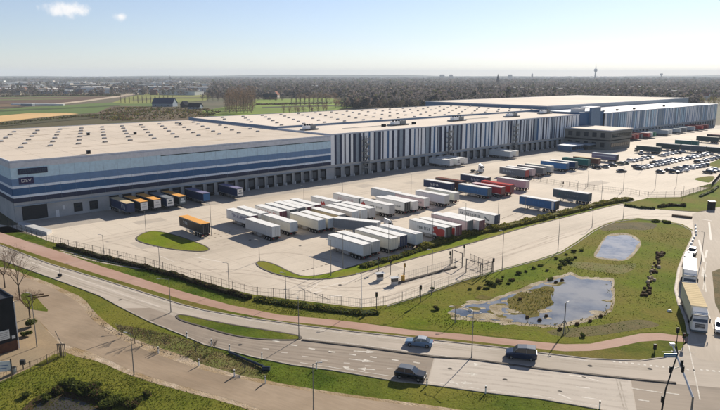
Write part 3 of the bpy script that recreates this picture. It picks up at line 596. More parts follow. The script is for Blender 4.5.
def roof_plant(root, x, y, z, wide=11, big=1.0):
    b = MB(); b.box(x-wide/2, x+wide/2, y-2, y+2, z+.5, z+.65, M_vent)
    for k in range(5): b.box(x-wide/2+k*wide/4.2, x-wide/2+k*wide/4.2+.15, y-1.9, y+1.9, z+.0, z+.5, M_vent)
    b.box(x-wide*.35, x-.4, y-1.5, y+1.4, z+.65, z+2.0*big, M_silver); b.box(x+.2, x+wide*.34, y-1.3, y+1.5, z+.65, z+2.3*big, M_vent)
    b.box(x-.3, x+.1, y-1.0, y+1.0, z+.65, z+1.5, M_dark)
    o = b.build('roof_plant', root); c = MB()
    for k in range(4): c.tube((x-wide*.3+k*wide*.17, y, z+1.9), (x-wide*.3+k*wide*.17, y, z+2.7*big), .45, .45, M_dark)
    c.build('fan', o)
PALB = ([M_silver, M_silver, M_pale, M_silver, M_grey], [M_navy, M_navy, M_deep, M_navy])
B = thing('warehouse', site(164.5, V0), 'long middle warehouse hall with navy and silver vertical stripes above its docks', 'warehouse', R(ANG), 'warehouse halls of the distribution centre')
LB = 200.5; HB = 18.7
shell(B, 0, LB, 0, 39, HB, M_roofB)
stripes(B, .0, LB-.02, 5.92, HB-.36, 3, PALB)
docks(B, [3.7+5.3*k for k in range(34)], 3.5, 0, LB)
b = MB(); b.box(0, .4, .41, 125, 0, HB-.36, M_steelb); b.build('side_wall', B)
for x in (18.5, 74.5, 130.5): stair_tower(B, x, 17.0)
b = MB(); b.box(.3, 226, 39.1, 127, HB+.25, HB+.6, M_roofB); b.build('rear_roof', B)
b = MB(); b.box(0, 226, 39.04, 39.4, HB-.3, HB+1.0, M_steelb); b.box(0, .29, 39.402, 127, HB-.3, HB+.85, M_steelb); b.box(0, 226, 127.0, 127.3, 0, HB+.8, M_steelb); b.build('dividing_parapet', B)
pts = []
for r in range(6):
    for k in range(0, 17):
        x = 8+13.2*k+6.6*(r % 2)
        if x < 220: pts.append((x, 47+13.5*r))
domes(B, pts, HB+.6)
for x, y in ((7,24),(56,16),(101,16),(151,16),(193,20)): roof_plant(B, x, y, HB, 12 if x > 30 else 8)
for x, y in ((66,15),(45,15)):
    b = MB(); b.box(x-.8, x+.8, y-.8, y+.8, HB, HB+1.2, M_dark); b.build('roof_vent', B)
b = MB(); b.box(20, 49, 15.9, 16.2, HB+.3, HB+.5, M_vent); b.build('pipe_run', B); b = MB(); b.box(108, 131, 17.9, 18.2, HB+.3, HB+.5, M_vent); b.build('pipe_run', B)
# hall D behind, higher
D = thing('warehouse', site(392, 246), 'largest rear warehouse hall with a plain bright roof standing above the others', 'warehouse', R(ANG), 'warehouse halls of the distribution centre')
shell(D, 0, 245, -3, 112, 21.5, M_roofB)
b = MB(); b.box(0, 245, -3, -2.6, 0, 21.1, M_grey); b.box(0, .4, -2.58, 111.5, 0, 21.1, M_steelb); b.build('wall', D)
# hall C on the right, white roof
C_ = thing('warehouse', site(398, V0), 'white-roofed warehouse hall with blue-grey vertical stripes beyond the office block', 'warehouse', R(ANG), 'warehouse halls of the distribution centre')
LC = 198; HC = 18.4
shell(C_, 0, LC, 0, 39, HC, M_roofC)
PALC = ([M_silver, M_grey, M_cyan, M_silver], [M_steelb, M_steelb, M_grey, M_mid])
stripes(C_, 0, LC, 5.92, HC-.36, 11, PALC, .7, 2.4)
docks(C_, [5+5.3*k for k in range(36)], 3.5, 0, LC)
b = MB(); b.box(LC-.4, LC, .41, 38.6, 0, HC-.36, M_grey); b.build('side_wall', C_)
for x, y in ((12,8),(34,9),(60,9),(118,12)):
    b = MB(); b.box(x-.7, x+.7, y-.7, y+.7, HC, HC+1.1, M_dark); b.build('roof_vent', C_)
# link tower between B and C
T = thing('stair_block', site(366.5, 202), 'tall dark blue block rising between the striped hall and the office', 'building', R(ANG))
b = MB(); b.box(0, 31, 2, 24, 0, 19.6, M_deep); b.box(12, 24, .5, 1.98, 0, 22.5, M_steelb); b.build('wall', T)
b = MB(); b.box(-.1, 31.1, 2.1, 24.1, 19.6, 20.0, M_grey); b.box(12, 24, .5, 8, 22.5, 22.8, M_coping); b.build('roof', T)
b = MB(); b.box(3, 10, 4, 10, 20.0, 22.3, M_white); b.build('plant_box', T)
# office
O = thing('office_building', site(348.5, 174), 'two-tier grey office block with square windows and flat pale roof in front of the halls', 'office', R(ANG))
M_off = mat('office_cladding', (.215,.21,.185), .7, c2=(.17,.17,.155), scale=.3, fine=.08)
b = MB()
b.box(0, 26, 0, 28.8, .0, 5.2, M_off); b.box(.25, 25.8, .25, 28.8, 5.21, 6.0, M_shel); b.box(0, 26.4, -.6, 28.8, 6.01, 11.2, M_off)
b.build('wall', O)
b = MB(); b.box(-.3, 26.8, -1.0, 29.0, 11.21, 11.7, M_coping, top=M_roofB); b.build('roof', O)
for fl, z in ((0, 1.6), (1, 7.2)):
    for k in range(5):
        y0 = 3+k*5.2; b = MB(); b.box(-.12, -.006, y0, y0+2.6, z, z+2.7, M_dark); o = b.build('window', O); c = MB(); c.box(-.16, -.122, y0+.15, y0+2.45, z+.15, z+2.5, M_glass); c.build('pane', o)
    yb = -.006 if fl == 0 else -.606
    b = MB(); b.box(2, 24.4, yb-.1, yb, z+.2, z+2.4, M_dark); o = b.build('window', O); c = MB()
    for k in range(8): c.box(2.2+k*2.8, 4.7+k*2.8, yb-.14, yb-.102, z+.35, z+2.25, M_glass)
    c.build('pane', o)
b = MB(); b.box(-8, -.4, 8, 26, 2.9, 3.3, M_grey); 
for x, y in ((-7.6,8.4),(-7.6,17),(-7.6,25)): b.box(x, x+.3, y, y+.3, .03, 2.9, M_pole)
b.build('canopy', O)
Pv = thing('entrance_pavilion', site(328, 186), 'low glazed pavilion with pale roof on the apron left of the office', 'pavilion', R(ANG))
b = MB(); b.box(0, 14, 0, 9, 0, 2.9, M_steelb); b.build('wall', Pv); b = MB(); b.box(-.3, 14.3, -.3, 9.3, 2.91, 3.3, M_silver); b.build('roof', Pv)
b = MB()
for k in range(6): b.box(.6+k*2.3, 2.5+k*2.3, -.05, -.006, .8, 2.5, M_glass)
b.build('window', Pv)
# ================================================================== TRAILERS AND TRUCKS
W_, L_T, ZB, ZT = 1.275, 6.6, 1.18, 4.0
COL = dict(white=(.74,.73,.70), cream=(.70,.66,.55), ice=(.55,.60,.62), greyw=(.50,.50,.49), beige=(.58,.46,.27), grey=(.20,.215,.23), slate=(.075,.105,.125), navy=(.014,.034,.095), blue=(.022,.115,.28), bright=(.025,.16,.40), teal=(.010,.135,.125), green=(.04,.18,.12), red=(.42,.035,.030), dred=(.17,.022,.028), brown=(.16,.055,.035), black=(.018,.020,.024), orange=(.72,.36,.10), pink=(.62,.47,.47), purple=(.20,.19,.30), plum=(.13,.022,.055), dteal=(.03,.065,.07))
def CM(c):
    n = 'truck_'+c
    return mat(n, COL[c], .45, c2=tuple(x*.86 for x in COL[c]), scale=1.1, c3=tuple(x*.93 for x in COL[c]), scale3=.25, stretch=(.5,.5,2.5), fine=.07, spec=.35)
def RM(c): return paint('truck_roof_'+c, COL[c], .9, .10, spec=.08)
_shared = {}
def tyre_rim(r=.5, wd=.3):
    k = ('wheel', r, wd)
    if k not in _shared:
        b = MB(); b.tube((-wd/2,0,0),(wd/2,0,0), r, r, M_rubber, 14); o = b.build('wheel'); b2 = MB(); b2.tube((-wd/2-.012,0,0),(wd/2+.012,0,0), r*.55, r*.55, M_chrome, 10); p = b2.build('rim')
        _shared[k] = (o.data, p.data); bpy.data.objects.remove(o); bpy.data.objects.remove(p)
    return _shared[k]
def add_wheels(root, spots, r=.5, wd=.3):
    a, c = tyre_rim(r, wd)
    for x, y in spots: o = place(a, 'wheel', root, (x, y, r)); place(c, 'rim', o)
def keep(key, fn):
    """mesh data made once and reused"""
    if key not in _shared: o = fn(); _shared[key] = o.data; bpy.data.objects.remove(o)
    return _shared[key]
def mk_chassis():
    b = MB(); b.box(-.55,-.42,-6.3,5.6,.85,1.17,M_poled); b.box(.42,.55,-6.3,5.6,.85,1.17,M_poled)
    for y in (-6.2,-5.2,-3.9,-2.6,0,2.5,5.4): b.box(-.415,.415,y-.06,y+.06,.9,1.15,M_poled)
    for y in (-5.2,-3.9,-2.6): b.box(-1.0,1.0,y-.07,y+.07,.43,.57,M_poled)
    b.box(-1.2,1.2,-6.62,-6.5,.55,.68,M_poled); b.box(-.9,-.8,-6.5,-6.3,.6,1.0,M_poled); b.box(.8,.9,-6.5,-6.3,.6,1.0,M_poled)
    return b.build('chassis')
def mk_guard():
    b = MB()
    for s in (-1,1):
        for z in (.55,.85): b.box(s*1.2-.02,s*1.2+.02,-1.9,3.0,z,z+.13,M_chrome)
        b.box(s*1.16-.03, s*1.16+.03, -1.2, .8, .42, 1.1, M_greyp) if s < 0 else b.box(s*1.16-.03, s*1.16+.03, -.2, .8, .42, 1.1, M_greyp)
    return b.build('side_guard')
M_greyp = paint('locker_grey', (.38,.37,.35))
def mk_leg():
    b = MB(); b.box(-.07,.07,-.07,.07,.12,1.15,M_poled); b.box(-.2,.2,-.16,.16,.022,.12,M_poled); return b.build('landing_leg')
def mk_mudguard():
    b = MB()
    for s in (-1,1): b.box(s*1.02-.2,s*1.02+.2,-5.9,-1.95,1.04,1.10,M_dark)
    return b.build('mudguard')
def mk_box():
    b = MB(); w, l = W_, L_T; m = CM('white')
    b.box(-w,w,-l+.08,l,ZB,ZT-.05,m)
    for x in (-w-.02,w): 
        b.box(x,x+.02,-l+.10,l-.02,ZB,ZB+.16,M_greyp); b.box(x,x+.02,-l+.10,l-.02,ZT-.22,ZT-.06,M_greyp)
        for k in range(1,9): b.box(x+.004,x+.016,-l+k*1.47,-l+k*1.47+.05,ZB+.16,ZT-.22,m)
    return b.build('cargo_box')
def mk_roof():
    b = MB(); w, l = W_, L_T; b.box(-w-.01,w+.01,-l+.06,l+.01,ZT-.045,ZT,CM('white'))
    for k in range(1,12): b.box(-w+.05,w-.05,-l+k*1.1-.02,-l+k*1.1+.02,ZT,ZT+.015,CM('white'))
    return b.build('roof')
def mk_rear():
    b = MB(); w, l = W_, L_T; m = CM('white')
    b.box(-w+.02,-.015,-l,-l+.078,ZB+.05,ZT-.08,m); b.box(.015,w-.02,-l,-l+.078,ZB+.05,ZT-.08,m)
    for x in (-.75,-.3,.3,.75): b.box(x-.02,x+.02,-l-.04,-l-.001,ZB+.1,ZT-.15,M_greyp)
    return b.build('rear_door')
def mk_front():
    b = MB(); w, l = W_, L_T; b.box(-.8,.8,l+.001,l+.35,2.3,3.75,M_greyp); b.box(-.6,.6,l+.351,l+.36,2.5,3.5,M_dark); return b.build('cooling_unit')
def mk_lights():
    b = MB(); l = L_T; b.box(-1.15,-.75,-l-.06,-l-.03,.72,.86,M_red_l); b.box(.75,1.15,-l-.06,-l-.03,.72,.86,M_red_l); return b.build('tail_light')
def side_marks(root, side, c, y0, y1, z0, z1, seed, parts=2, n=None):
    """lettering too small to read in the photograph, kept as strokes of the same size and colour"""
    b = MB(); m = CM(c) if c in COL else c; r = random.Random(seed); x = side*(W_+.035); t = .006
    h = z1-z0; y = y0; d = 1 if y1 > y0 else -1; wd = h*.55
    while (y-y1)*d < -wd:
        for k in range(3):
            if r.random() < .75:
                yy = y+d*wd*k/2.6; a, e = sorted((yy, yy+d*.13*h)); lo = r.choice((0,0,.4)); hi = r.choice((1,1,.6)); b.box(x-t,x+t,a,e,z0+lo*h,z0+hi*h,m)
        for zz in (0,.43,.86):
            if r.random() < .5:
                a, e = sorted((y, y+d*wd*.7)); b.box(x-t+.001,x+t-.001,a,e,z0+zz*h,z0+(zz+.14)*h,m)
        y += d*wd*1.35
        if r.random() < .12: y += d*wd*.8
    b.build('side_lettering', root)
def side_shape(root, side, c, pts, name='side_emblem'):
    b = MB(); x = side*(W_+.032); t = .008; m = CM(c); n = len(pts)
    b.loft([[(x-t, p[0], p[1]) for p in pts], [(x+t, p[0], p[1]) for p in pts]], m, cap=False)
    for T_ in tessellate_polygon([[Vector((p[0], p[1], 0)) for p in pts]]):
        for e in (-t, t): b.face([(x+e, pts[q][0], pts[q][1]) for q in T_], m)
    b.build(name, root)
LEAF = [(0,-1),(.08,-.45),(.55,-.5),(.45,-.25),(.95,.1),(.7,.2),(.75,.5),(.4,.38),(.3,.62),(.15,.45),(0,1),(-.15,.45),(-.3,.62),(-.4,.38),(-.75,.5),(-.7,.2),(-.95,.1),(-.45,-.25),(-.55,-.5),(-.08,-.45)]
def trailer(x, y, rz, label, body='white', roof='white', rear=None, front_unit=False, group=None, deco=None, detail=True, cat='trailer', guard=True, sc_=1.0):
    t = thing('semi_trailer', (x, y, .02), label, cat, rz, group)
    rear = rear or body
    place(keep('box', mk_box), 'cargo_box', t, mats=[CM(body), None])
    place(keep('roof', mk_roof), 'roof', t, mats=[RM(roof)])
    o = place(keep('rear', mk_rear), 'rear_door', t, mats=[CM(rear), None])
    place(keep('chassis', mk_chassis), 'chassis', t)
    add_wheels(t, [(s*1.05, yy) for s in (-1,1) for yy in (-5.2,-3.9,-2.6)], .5, .34)
    place(keep('leg', mk_leg), 'landing_leg', t, (-.8, 3.6, 0)); place(keep('leg', mk_leg), 'landing_leg', t, (.8, 3.6, 0))
    if guard: place(keep('guard', mk_guard), 'side_guard', t)
    place(keep('mud', mk_mudguard), 'mudguard', t); place(keep('tl', mk_lights), 'tail_light', t)
    if front_unit: place(keep('fru', mk_front), 'cooling_unit', t)
    if deco: deco(t)
    t.scale = (1, 1, rnd.choice((1.0,.985,1.02,.96,1.0)))
    return t
RZ = R(ANG)
def park(u, v, **k):   # u of the left side, v of the far (upper-left) end
    x, y = site(u+1.29, v-L_T); return trailer(x, y, RZ, **k)
G1 = 'semi-trailers parked in the marked rows of the yard'
# -- black and orange one alone by the oval island
def d_black(t): side_marks(t, -1, 'ice', 4.0, 1.0, 2.3, 3.2, 3)
park(76.4, 162.7, label='lone black trailer with orange roof beside the oval grass island', body='black', roof='orange', group=G1, deco=d_black)
# -- first row (far side), v = 162 and down
def d_purple(t): side_marks(t, -1, 'purple', 3.4, -5.2, 2.3, 3.3, 5); side_shape(t, -1, 'plum', [(-6.2,1.5),(-4.6,1.5),(-4.9,3.7),(-6.2,3.7)])
park(91.3, 162.3, label='white trailer with purple lettering, leftmost of all the white ones', rear='plum', group=G1, deco=d_purple)
def d_two(t): side_marks(t, -1, 'red', -3.5, -5.5, 2.2, 3.4, 8)
park(95.0, 162.6, label='plain white trailer tight behind the one with purple lettering', rear='greyw', group=G1, deco=d_two)
def d_redtext(t): side_marks(t, -1, 'red', 4.5, -4.8, 2.2, 3.3, 9)
park(101.0, 161.9, label='white trailer with red side lettering and dark plum rear door', rear='plum', group=G1, deco=d_redtext)
park(104.4, 161.6, label='white trailer with mossy grey rear, directly right of the red lettered one', rear='slate', roof='white', group=G1)
park(107.6, 161.5, label='white trailer, middle of the five packed in the far row', rear='grey', group=G1)
park(110.8, 161.4, label='white trailer with plum rear, second from the right of the packed five', rear='plum', group=G1)
park(114.0, 161.8, label='white trailer with magenta-plum rear, rightmost of the packed five', rear='plum', group=G1)
def d_logo(t): side_shape(t, -1, 'red', [(1.5,1.8),(.9,3.2),(.2,2.5),(-.4,3.3),(-1.2,1.9),(-.3,2.1),(.4,1.7)])
park(122.7, 162.2, label='white trailer with a small red logo mid-side, alone in the far row', rear='grey', group=G1, deco=d_logo)
park(131.2, 161.0, label='white trailer with faint grey lettering and dark olive rear in the far row', rear='slate', group=G1, deco=lambda t: side_marks(t, -1, 'pink', 4, -4, 2.0, 3.2, 12))
park(147.9, 160.3, label='pale blue-grey trailer with black rear at the back of the far row', body='ice', rear='black', group=G1)
park(174.9, 159.8, label='dark blue trailer with white script lettering and white roof', body='navy', rear='navy', group=G1, deco=lambda t: side_marks(t, -1, 'white', 3.0, -1.4, 2.2, 3.1, 14))
park(181.6, 159.8, label='dark red-brown trailer behind the blue one with white script', body='brown', roof='brown', rear='black', group=G1)
park(196.1, 159.3, label='navy trailer with pale lettering and white roof, behind the red ones', body='navy', rear='black', group=G1, deco=lambda t: side_marks(t, -1, 'ice', 1.0, -3.6, 2.1, 3.1, 16))
park(223.7, 160.2, label='slate grey trailer with white lettering and rust red rear', body='grey', rear='red', group=G1, deco=lambda t: side_marks(t, -1, 'ice', 4.5, -1.5, 2.1, 3.0, 18))
park(228.2, 160.0, label='pink-white trailer wedged between the slate grey and blue-grey ones', body='pink', rear='pink', group=G1)
park(236.2, 159.8, label='dark blue-grey trailer right of the slate one, pale roof', body='slate', rear='grey', group=G1)
park(242.6, 160.1, label='beige-grey trailer between the blue-grey one and the bright blue one', body='greyw', rear='greyw', roof='cream', group=G1)
park(255.1, 159.9, label='bright blue trailer near the car park edge, white roof rim', body='bright', rear='blue', group=G1)
park(262.0, 159.4, label='dark blue trailer tight behind the bright blue one', body='navy', rear='slate', group=G1)
park(272.8, 159.2, label='teal green trailer left of the car park', body='teal', rear='teal', roof='teal', group=G1)
park(282.0, 158.8, label='rust brown trailer behind the teal green one', body='brown', rear='brown', roof='beige', group=G1)
park(301.9, 159.7, label='lilac-grey striped trailer above the first parked cars', body='purple', roof='ice', rear='black', group=G1, deco=lambda t: side_shape(t, -1, 'ice', [(5.8,2.6),(5.8,3.0),(-5.8,3.0),(-5.8,2.6)], 'side_stripe'))
# -- second row, v = 147
park(88.6, 147.3, label='pale grey-white trailer, leftmost of the second row, long shadow beside it', body='greyw', rear='ice', roof='white', group=G1)
park(95.2, 148.5, label='cream-white trailer second from left in the second row', body='cream', rear='ice', group=G1)
park(102.4, 145.4, label='big cream-white trailer third from left in the second row', body='cream', rear='ice', group=G1)
park(106.0, 145.4, label='white trailer touching the right side of the third second-row trailer', body='cream', rear='ice', group=G1)
park(111.2, 147.0, label='beige-sided trailer with grey rear in the middle of the second row', body='beige', rear='grey', group=G1)
park(116.0, 146.8, label='white-roofed trailer with navy side stripe beside the beige one', body='white', rear='ice', group=G1, deco=lambda t: side_shape(t, -1, 'navy', [(6.4,1.7),(6.4,2.5),(-5.9,2.6),(-5.9,1.7)], 'side_stripe'))
park(119.6, 147.0, label='white trailer right behind the one with the navy side stripe', rear='ice', group=G1)
park(123.0, 147.1, label='white trailer between the striped one\'s neighbour and the maple leaf trailer', rear='greyw', group=G1)
def d_leaf1(t): side_shape(t, -1, 'red', [(5.2+p[0]*1.15, 2.6+p[1]*1.15) for p in LEAF]); side_marks(t, -1, 'slate', 2.0, -4.4, 2.2, 2.9, 21)
park(130.7, 146.6, label='white trailer with a red maple leaf at the far end of its side', rear='greyw', group=G1, deco=d_leaf1)
park(137.3, 146.4, label='white trailer just right of the far-end maple leaf trailer', rear='black', group=G1, deco=lambda t: side_marks(t, -1, 'slate', -2.5, -5.2, 2.2, 2.7, 22))
park(140.9, 146.3, label='white trailer with a black square on its rear, second right of the maple leaf', rear='white', group=G1)
park(146.9, 147.0, label='pinkish-white trailer with lettering near its rear in the second row', rear='white', body='pink', group=G1, deco=lambda t: side_marks(t, -1, 'slate', -3.0, -5.8, 2.2, 2.9, 23))
park(155.3, 145.6, label='light grey-white trailer with clear gap around it below the navy script trailer', body='ice', rear='greyw', group=G1)
park(162.4, 147.3, label='long cream-white trailer just below the dark blue script trailer', body='cream', rear='greyw', group=G1)
park(177.1, 144.6, label='blue trailer with white roof in front of the red pair', body='blue', rear='slate', group=G1, deco=lambda t: side_marks(t, -1, 'bright', 2, -3, 2.1, 3.0, 24))
park(183.1, 143.2, label='dull red trailer with orange-tan roof, left of the red pair', body='red', rear='dred', roof='pink', group=G1)
park(188.6, 143.2, label='bright red trailer, right of the red pair', body='red', rear='dred', roof='red', group=G1)
park(200.5, 144.6, label='pinkish white trailer alone right of the red pair', body='pink', rear='pink', group=G1)
# -- grey curtain-sider standing askew between rows two and three
gx, gy = site(111.3, 126.1); trailer(gx, gy, RZ+R(22.7), label='grey curtain-sided trailer standing askew between two rows', body='grey', rear='greyw', roof='white', group=G1, front_unit=True)
# -- third row, v = 118
park(94.6, 118.3, label='white trailer at the near left corner of the front row', body='ice', rear='greyw', group=G1)
park(98.2, 119.0, label='white trailer tight beside the near left corner trailer', body='greyw', rear='greyw', group=G1)
park(103.4, 118.0, label='cream trailer third from left in the front row', body='cream', rear='cream', group=G1)
park(107.2, 118.6, label='white trailer with navy block on its rear in the front row', rear='navy', group=G1)
park(111.2, 117.1, label='pale trailer fifth from left in the front row', body='ice', rear='ice', group=G1)
def d_leaf2(t): side_shape(t, -1, 'red', [(-2.2,3.4),(-2.6,2.3),(-1.7,1.9),(-3.0,1.9),(-3.6,1.22),(-6.3,1.22),(-6.3,3.2),(-4.9,3.6),(-4.1,3.1),(-3.3,3.8)]); side_marks(t, -1, 'slate', 3.4, -1.4, 2.1, 2.9, 31)
park(122.1, 116.6, label='white trailer with a large red emblem at its near end and black rear', rear='black', group=G1, deco=d_leaf2)
park(125.8, 116.3, label='white trailer with wine-red and dark rear beside the red emblem trailer', rear='plum', group=G1, deco=lambda t: side_shape(t, -1, 'red', [(-4.5,1.22),(-6.3,1.22),(-6.3,3.4),(-5.5,3.4)]))
park(131.9, 117.3, label='pale pinkish trailer with grey lettering and steel grey rear doors', body='pink', rear='slate', group=G1, deco=lambda t: side_marks(t, -1, 'grey', 5.6, -3.6, 2.3, 3.1, 33))
park(135.4, 116.0, label='white trailer with plum rear just left of the green lettered one', rear='plum', group=G1)
def d_green(t): side_marks(t, -1, 'slate', 6.0, -2.0, 2.3, 3.2, 34); side_shape(t, -1, 'slate', [(-3.2,3.2),(-4.0,2.4),(-4.9,2.2),(-4.6,1.9),(-3.6,2.2),(-3.0,2.8)])
park(144.0, 117.2, label='off-white trailer with long dark lettering along its side and navy rear', body='white', rear='navy', group=G1, deco=d_green)
park(174.3, 116.4, label='blue trailer alone near the hedge with a white band before its rear', body='blue', rear='black', group=G1, deco=lambda t: (side_shape(t, -1, 'white', [(-5.4,1.22),(-6.2,1.22),(-6.2,3.7),(-5.4,3.7)], 'side_band'), side_marks(t, -1, 'bright', 1.5, -2.5, 2.1, 3.1, 35)))
park(193.9, 115.9, label='slate blue trailer alone by the car park hedge, small turquoise mark', body='slate', rear='slate', group=G1, deco=lambda t: (side_marks(t, -1, 'grey', 2.0, -3, 2.3, 2.8, 36), side_shape(t, -1, 'teal', [(4.6,2.2),(4.0,3.0),(3.5,2.2)])))
# -- long rows beyond the car park
for u, v, bc, rc, lb in ((352.6,160,'dteal','cream','dark green-grey trailer with pale roof, left of the very long pair'),(374,158.2,'dteal','greyw','dark teal trailer at the upper end of the very long line'),(374.3,144.4,'slate','white','slate trailer in the middle of the very long line'),(374.6,130.6,'dteal','greyw','dark teal trailer at the lower right end of the very long line'),(400,158.0,'teal','white','teal trailer with white roof behind the very long line'),(436.6,159.2,'dteal','cream','dark trailer with cream roof farthest back, right of the teal one'),(455,159.5,'black','dred','black trailer with dark red roof at the far right edge')):
    park(u, v, label=lb, body=bc, roof=rc, group='semi-trailers beyond the car park')
# -- docked trailers (rear against the building)
GD = 'trailers backed onto the loading docks'
def dock(u, label, v=203.0, sink=-1.1, **k):
    x, y = site(u, v-.4-L_T); t = trailer(x, y, RZ+math.pi, label, group=GD, **k)
    # local +y now points away from the building
    return t
def dk(n, U=44.0, first=29.2, pitch=4.35): return U+first+pitch*n
def fr(c, l2=None):
    def f(t):
        b = MB(); b.box(-1.15, 1.15, L_T+.012, L_T+.03, 1.35, 3.75, CM(c)); o = b.build('front_panel', t)
        if l2:
            q = MB(); q.box(-.8,.8,L_T+.031,L_T+.04,2.0,2.5,CM(l2)); q.box(-.5,.5,L_T+.031,L_T+.04,2.8,3.3,CM(l2)); q.build('front_lettering', t)
    return f
def dd(n, *a, **k): return dock(dk(n), *a, **k)
def dmk(c): return lambda t: (side_marks(t, 1, c, 2.5, 5.5, 2.0, 3.4, 41), fr('navy')(t))
dd(0, 'navy docked trailer with fading orange roof, leftmost at the docks', body='navy', roof='beige', deco=dmk('ice'))
dd(1, 'black docked trailer with orange roof and white front, second from left', body='black', roof='orange', deco=fr('white','greyw'))
dd(2, 'black docked trailer with orange roof and white front, third from left', body='black', roof='orange', deco=fr('white','greyw'))
dd(3, 'dark docked trailer with grey-blue roof and white front, between orange roofs', body='navy', roof='grey', deco=fr('white','slate'))
dd(4, 'black docked trailer with orange roof and dark blue front', body='black', roof='orange', deco=fr('slate','ice'))
dd(6, 'bright blue docked trailer with blue front and pale roof', body='navy', roof='purple', deco=fr('blue'))
dd(9, 'dark blue docked trailer with white front, last one on the banded hall', body='navy', roof='purple', deco=fr('white','slate'))
def db(n): return 164.5+3.7+5.3*n
dock(db(11), 'white docked trailer, left one of three at the striped hall', body='ice', roof='white', deco=fr('white'))
dock(db(12), 'white docked trailer, middle one of three at the striped hall', body='white', roof='white', deco=fr('white','grey'))
dock(db(13), 'white docked trailer, right one of three at the striped hall', body='white', roof='white', deco=fr('white'))
dock(db(20), 'pale green-white docked trailer, left of the far pair at the striped hall', body='ice', roof='white', deco=fr('ice'))
dock(db(21), 'white docked trailer, right of the far pair at the striped hall', body='white', roof='white', deco=fr('cream'))
for i, (n, c, r_) in enumerate(((2,'dred','dred'),(3,'red','grey'),(4,'slate','brown'),(6,'red','pink'),(7,'ice','white'),(8,'green','ice'),(12,'ice','white'),(13,'white','white'),(16,'ice','ice'),(18,'grey','ice'),(21,'ice','greyw'),(24,'red','dred'),(26,'dred','dred'))):
    nm = {'dred':'dark red','red':'red','slate':'slate','ice':'pale','green':'green-grey','white':'white','grey':'grey'}[c]
    dock(398+5+5.3*n, '%s docked trailer, %s from the left at the white-roofed hall' % (nm, ORD[i]), body=c, roof=r_, deco=fr(c))
# ------------------------------------------------------------------ tractor units and road trucks (local -y is forward)
def cab(t, y0, c='white', roofc=None):
    """cab with its front at local y0, facing -y"""
    m = CM(c); b = MB(); w = 1.22
    def ring(y, z0, z1, ww, in_=.0): return [(-ww, y, z0), (ww, y, z0), (ww, y, z1*.62+z0*.38), (ww-.05-in_, y, z1), (-ww+.05+in_, y, z1), (-ww, y, z1*.62+z0*.38)]
    b.loft([ring(y0, .5, 2.0, w-.1), ring(y0+.06, .42, 2.05, w)[:], ring(y0+.42, .42, 3.15, w, .04), ring(y0+.7, .42, 3.35, w, .06), ring(y0+2.1, .55, 3.35, w, .04)], m)
    b.build('cab', t)
    b = MB(); b.face([(-w+.12,y0+.045,2.02),(w-.12,y0+.045,2.02),(w-.16,y0+.375,3.0),(-w+.16,y0+.375,3.0)], M_glass); b.face([(-w+.12,y0+.09,2.02),(-w+.16,y0+.42,3.0),(w-.16,y0+.42,3.0),(w-.12,y0+.09,2.02)], M_glass); b.build('windshield', t)
    for s in (-1,1):
        b = MB(); b.box(s*(w+.005)-.015, s*(w+.005)+.015, y0+.55, y0+1.35, 2.05, 2.9, M_glass); b.build('side_window', t)
        b = MB(); b.box(s*(w+.22)-.09, s*(w+.22)+.09, y0+.1, y0+.22, 2.0, 2.8, M_dark); b.box(s*(w+.1)-.13, s*(w+.1)+.13, y0+.14, y0+.18, 2.82, 2.88, M_dark); b.build('mirror', t)
        b = MB(); b.box(s*.92-.2, s*.92+.2, y0-.05, y0+.05, .62, .85, M_lamp); b.build('headlight', t)
    b = MB(); b.box(-w-.01, w+.01, y0-.04, y0+.3, .3, .61, CM('slate')); b.build('bumper', t)
    b = MB(); b.box(-.75,.75,y0-.035,y0+.05,1.0,1.75,M_dark); 
    for k in range(3): b.box(-.72,.72,y0-.05,y0-.036,1.1+k*.22,1.2+k*.22,M_greyp)
    b.build('grille', t)
    b = MB(); b.box(-w+.1,w-.1,y0+.2,y0+.52,3.12,3.22,M_dark); b.build('sun_visor', t)
    b = MB(); b.loft([[(-w+.05,y0+.8,3.36),(w-.05,y0+.8,3.36),(w-.1,y0+1.0,3.5),(-w+.1,y0+1.0,3.5)],[(-w+.05,y0+2.0,3.36),(w-.05,y0+2.0,3.36),(w-.1,y0+2.0,3.95),(-w+.1,y0+2.0,3.95)]], CM(roofc or c)); b.build('roof_deflector', t)
    b = MB(); b.box(-.5,.5,y0+2.12,y0+5.9,.6,.9,M_poled); b.box(-1.15,-.55,y0+2.4,y0+3.3,.45,1.0,M_chrome); b.box(.55,1.15,y0+2.4,y0+3.3,.45,1.0,M_chrome); b.build('tractor_frame', t)
    add_wheels(t, [(s*1.0, y0+1.35) for s in (-1,1)]+[(s*.95, y0+5.0) for s in (-1,1)], .5, .42)
def road_truck(x, y, rz, label, body, roof, cabc):
    t = thing('articulated_truck', (x, y, .05), label, 'truck', rz)
    # trailer reversed so that its front meets the cab
    for fn, key, nm in ((mk_box,'box','cargo_box'),(mk_roof,'roof','roof'),(mk_rear,'rear','rear_door'),(mk_chassis,'chassis','chassis'),(mk_guard,'guard','side_guard'),(mk_mudguard,'mud','mudguard'),(mk_lights,'tl','tail_light')):
        me = keep(key, fn); o = place(me, nm, t, (0,0,0), math.pi)
        if key in ('box','rear'): o.material_slots[0].link = 'OBJECT'; o.material_slots[0].material = CM(body)
        if key == 'roof': o.material_slots[0].link = 'OBJECT'; o.material_slots[0].material = RM(roof)
    add_wheels(t, [(s*1.05, yy) for s in (-1,1) for yy in (5.2,3.9,2.6)], .5, .34)
    cab(t, -9.3, cabc); return t
def heading(p, q):     # rotation that turns local -y along p -> q
    d = Vector((q[0]-p[0], q[1]-p[1])); return math.atan2(d.x, -d.y)
a = gp(686, 287.5, 4); c = gp(698, 313, 4); hd = heading(a, (c[0]-.3, c[1]))
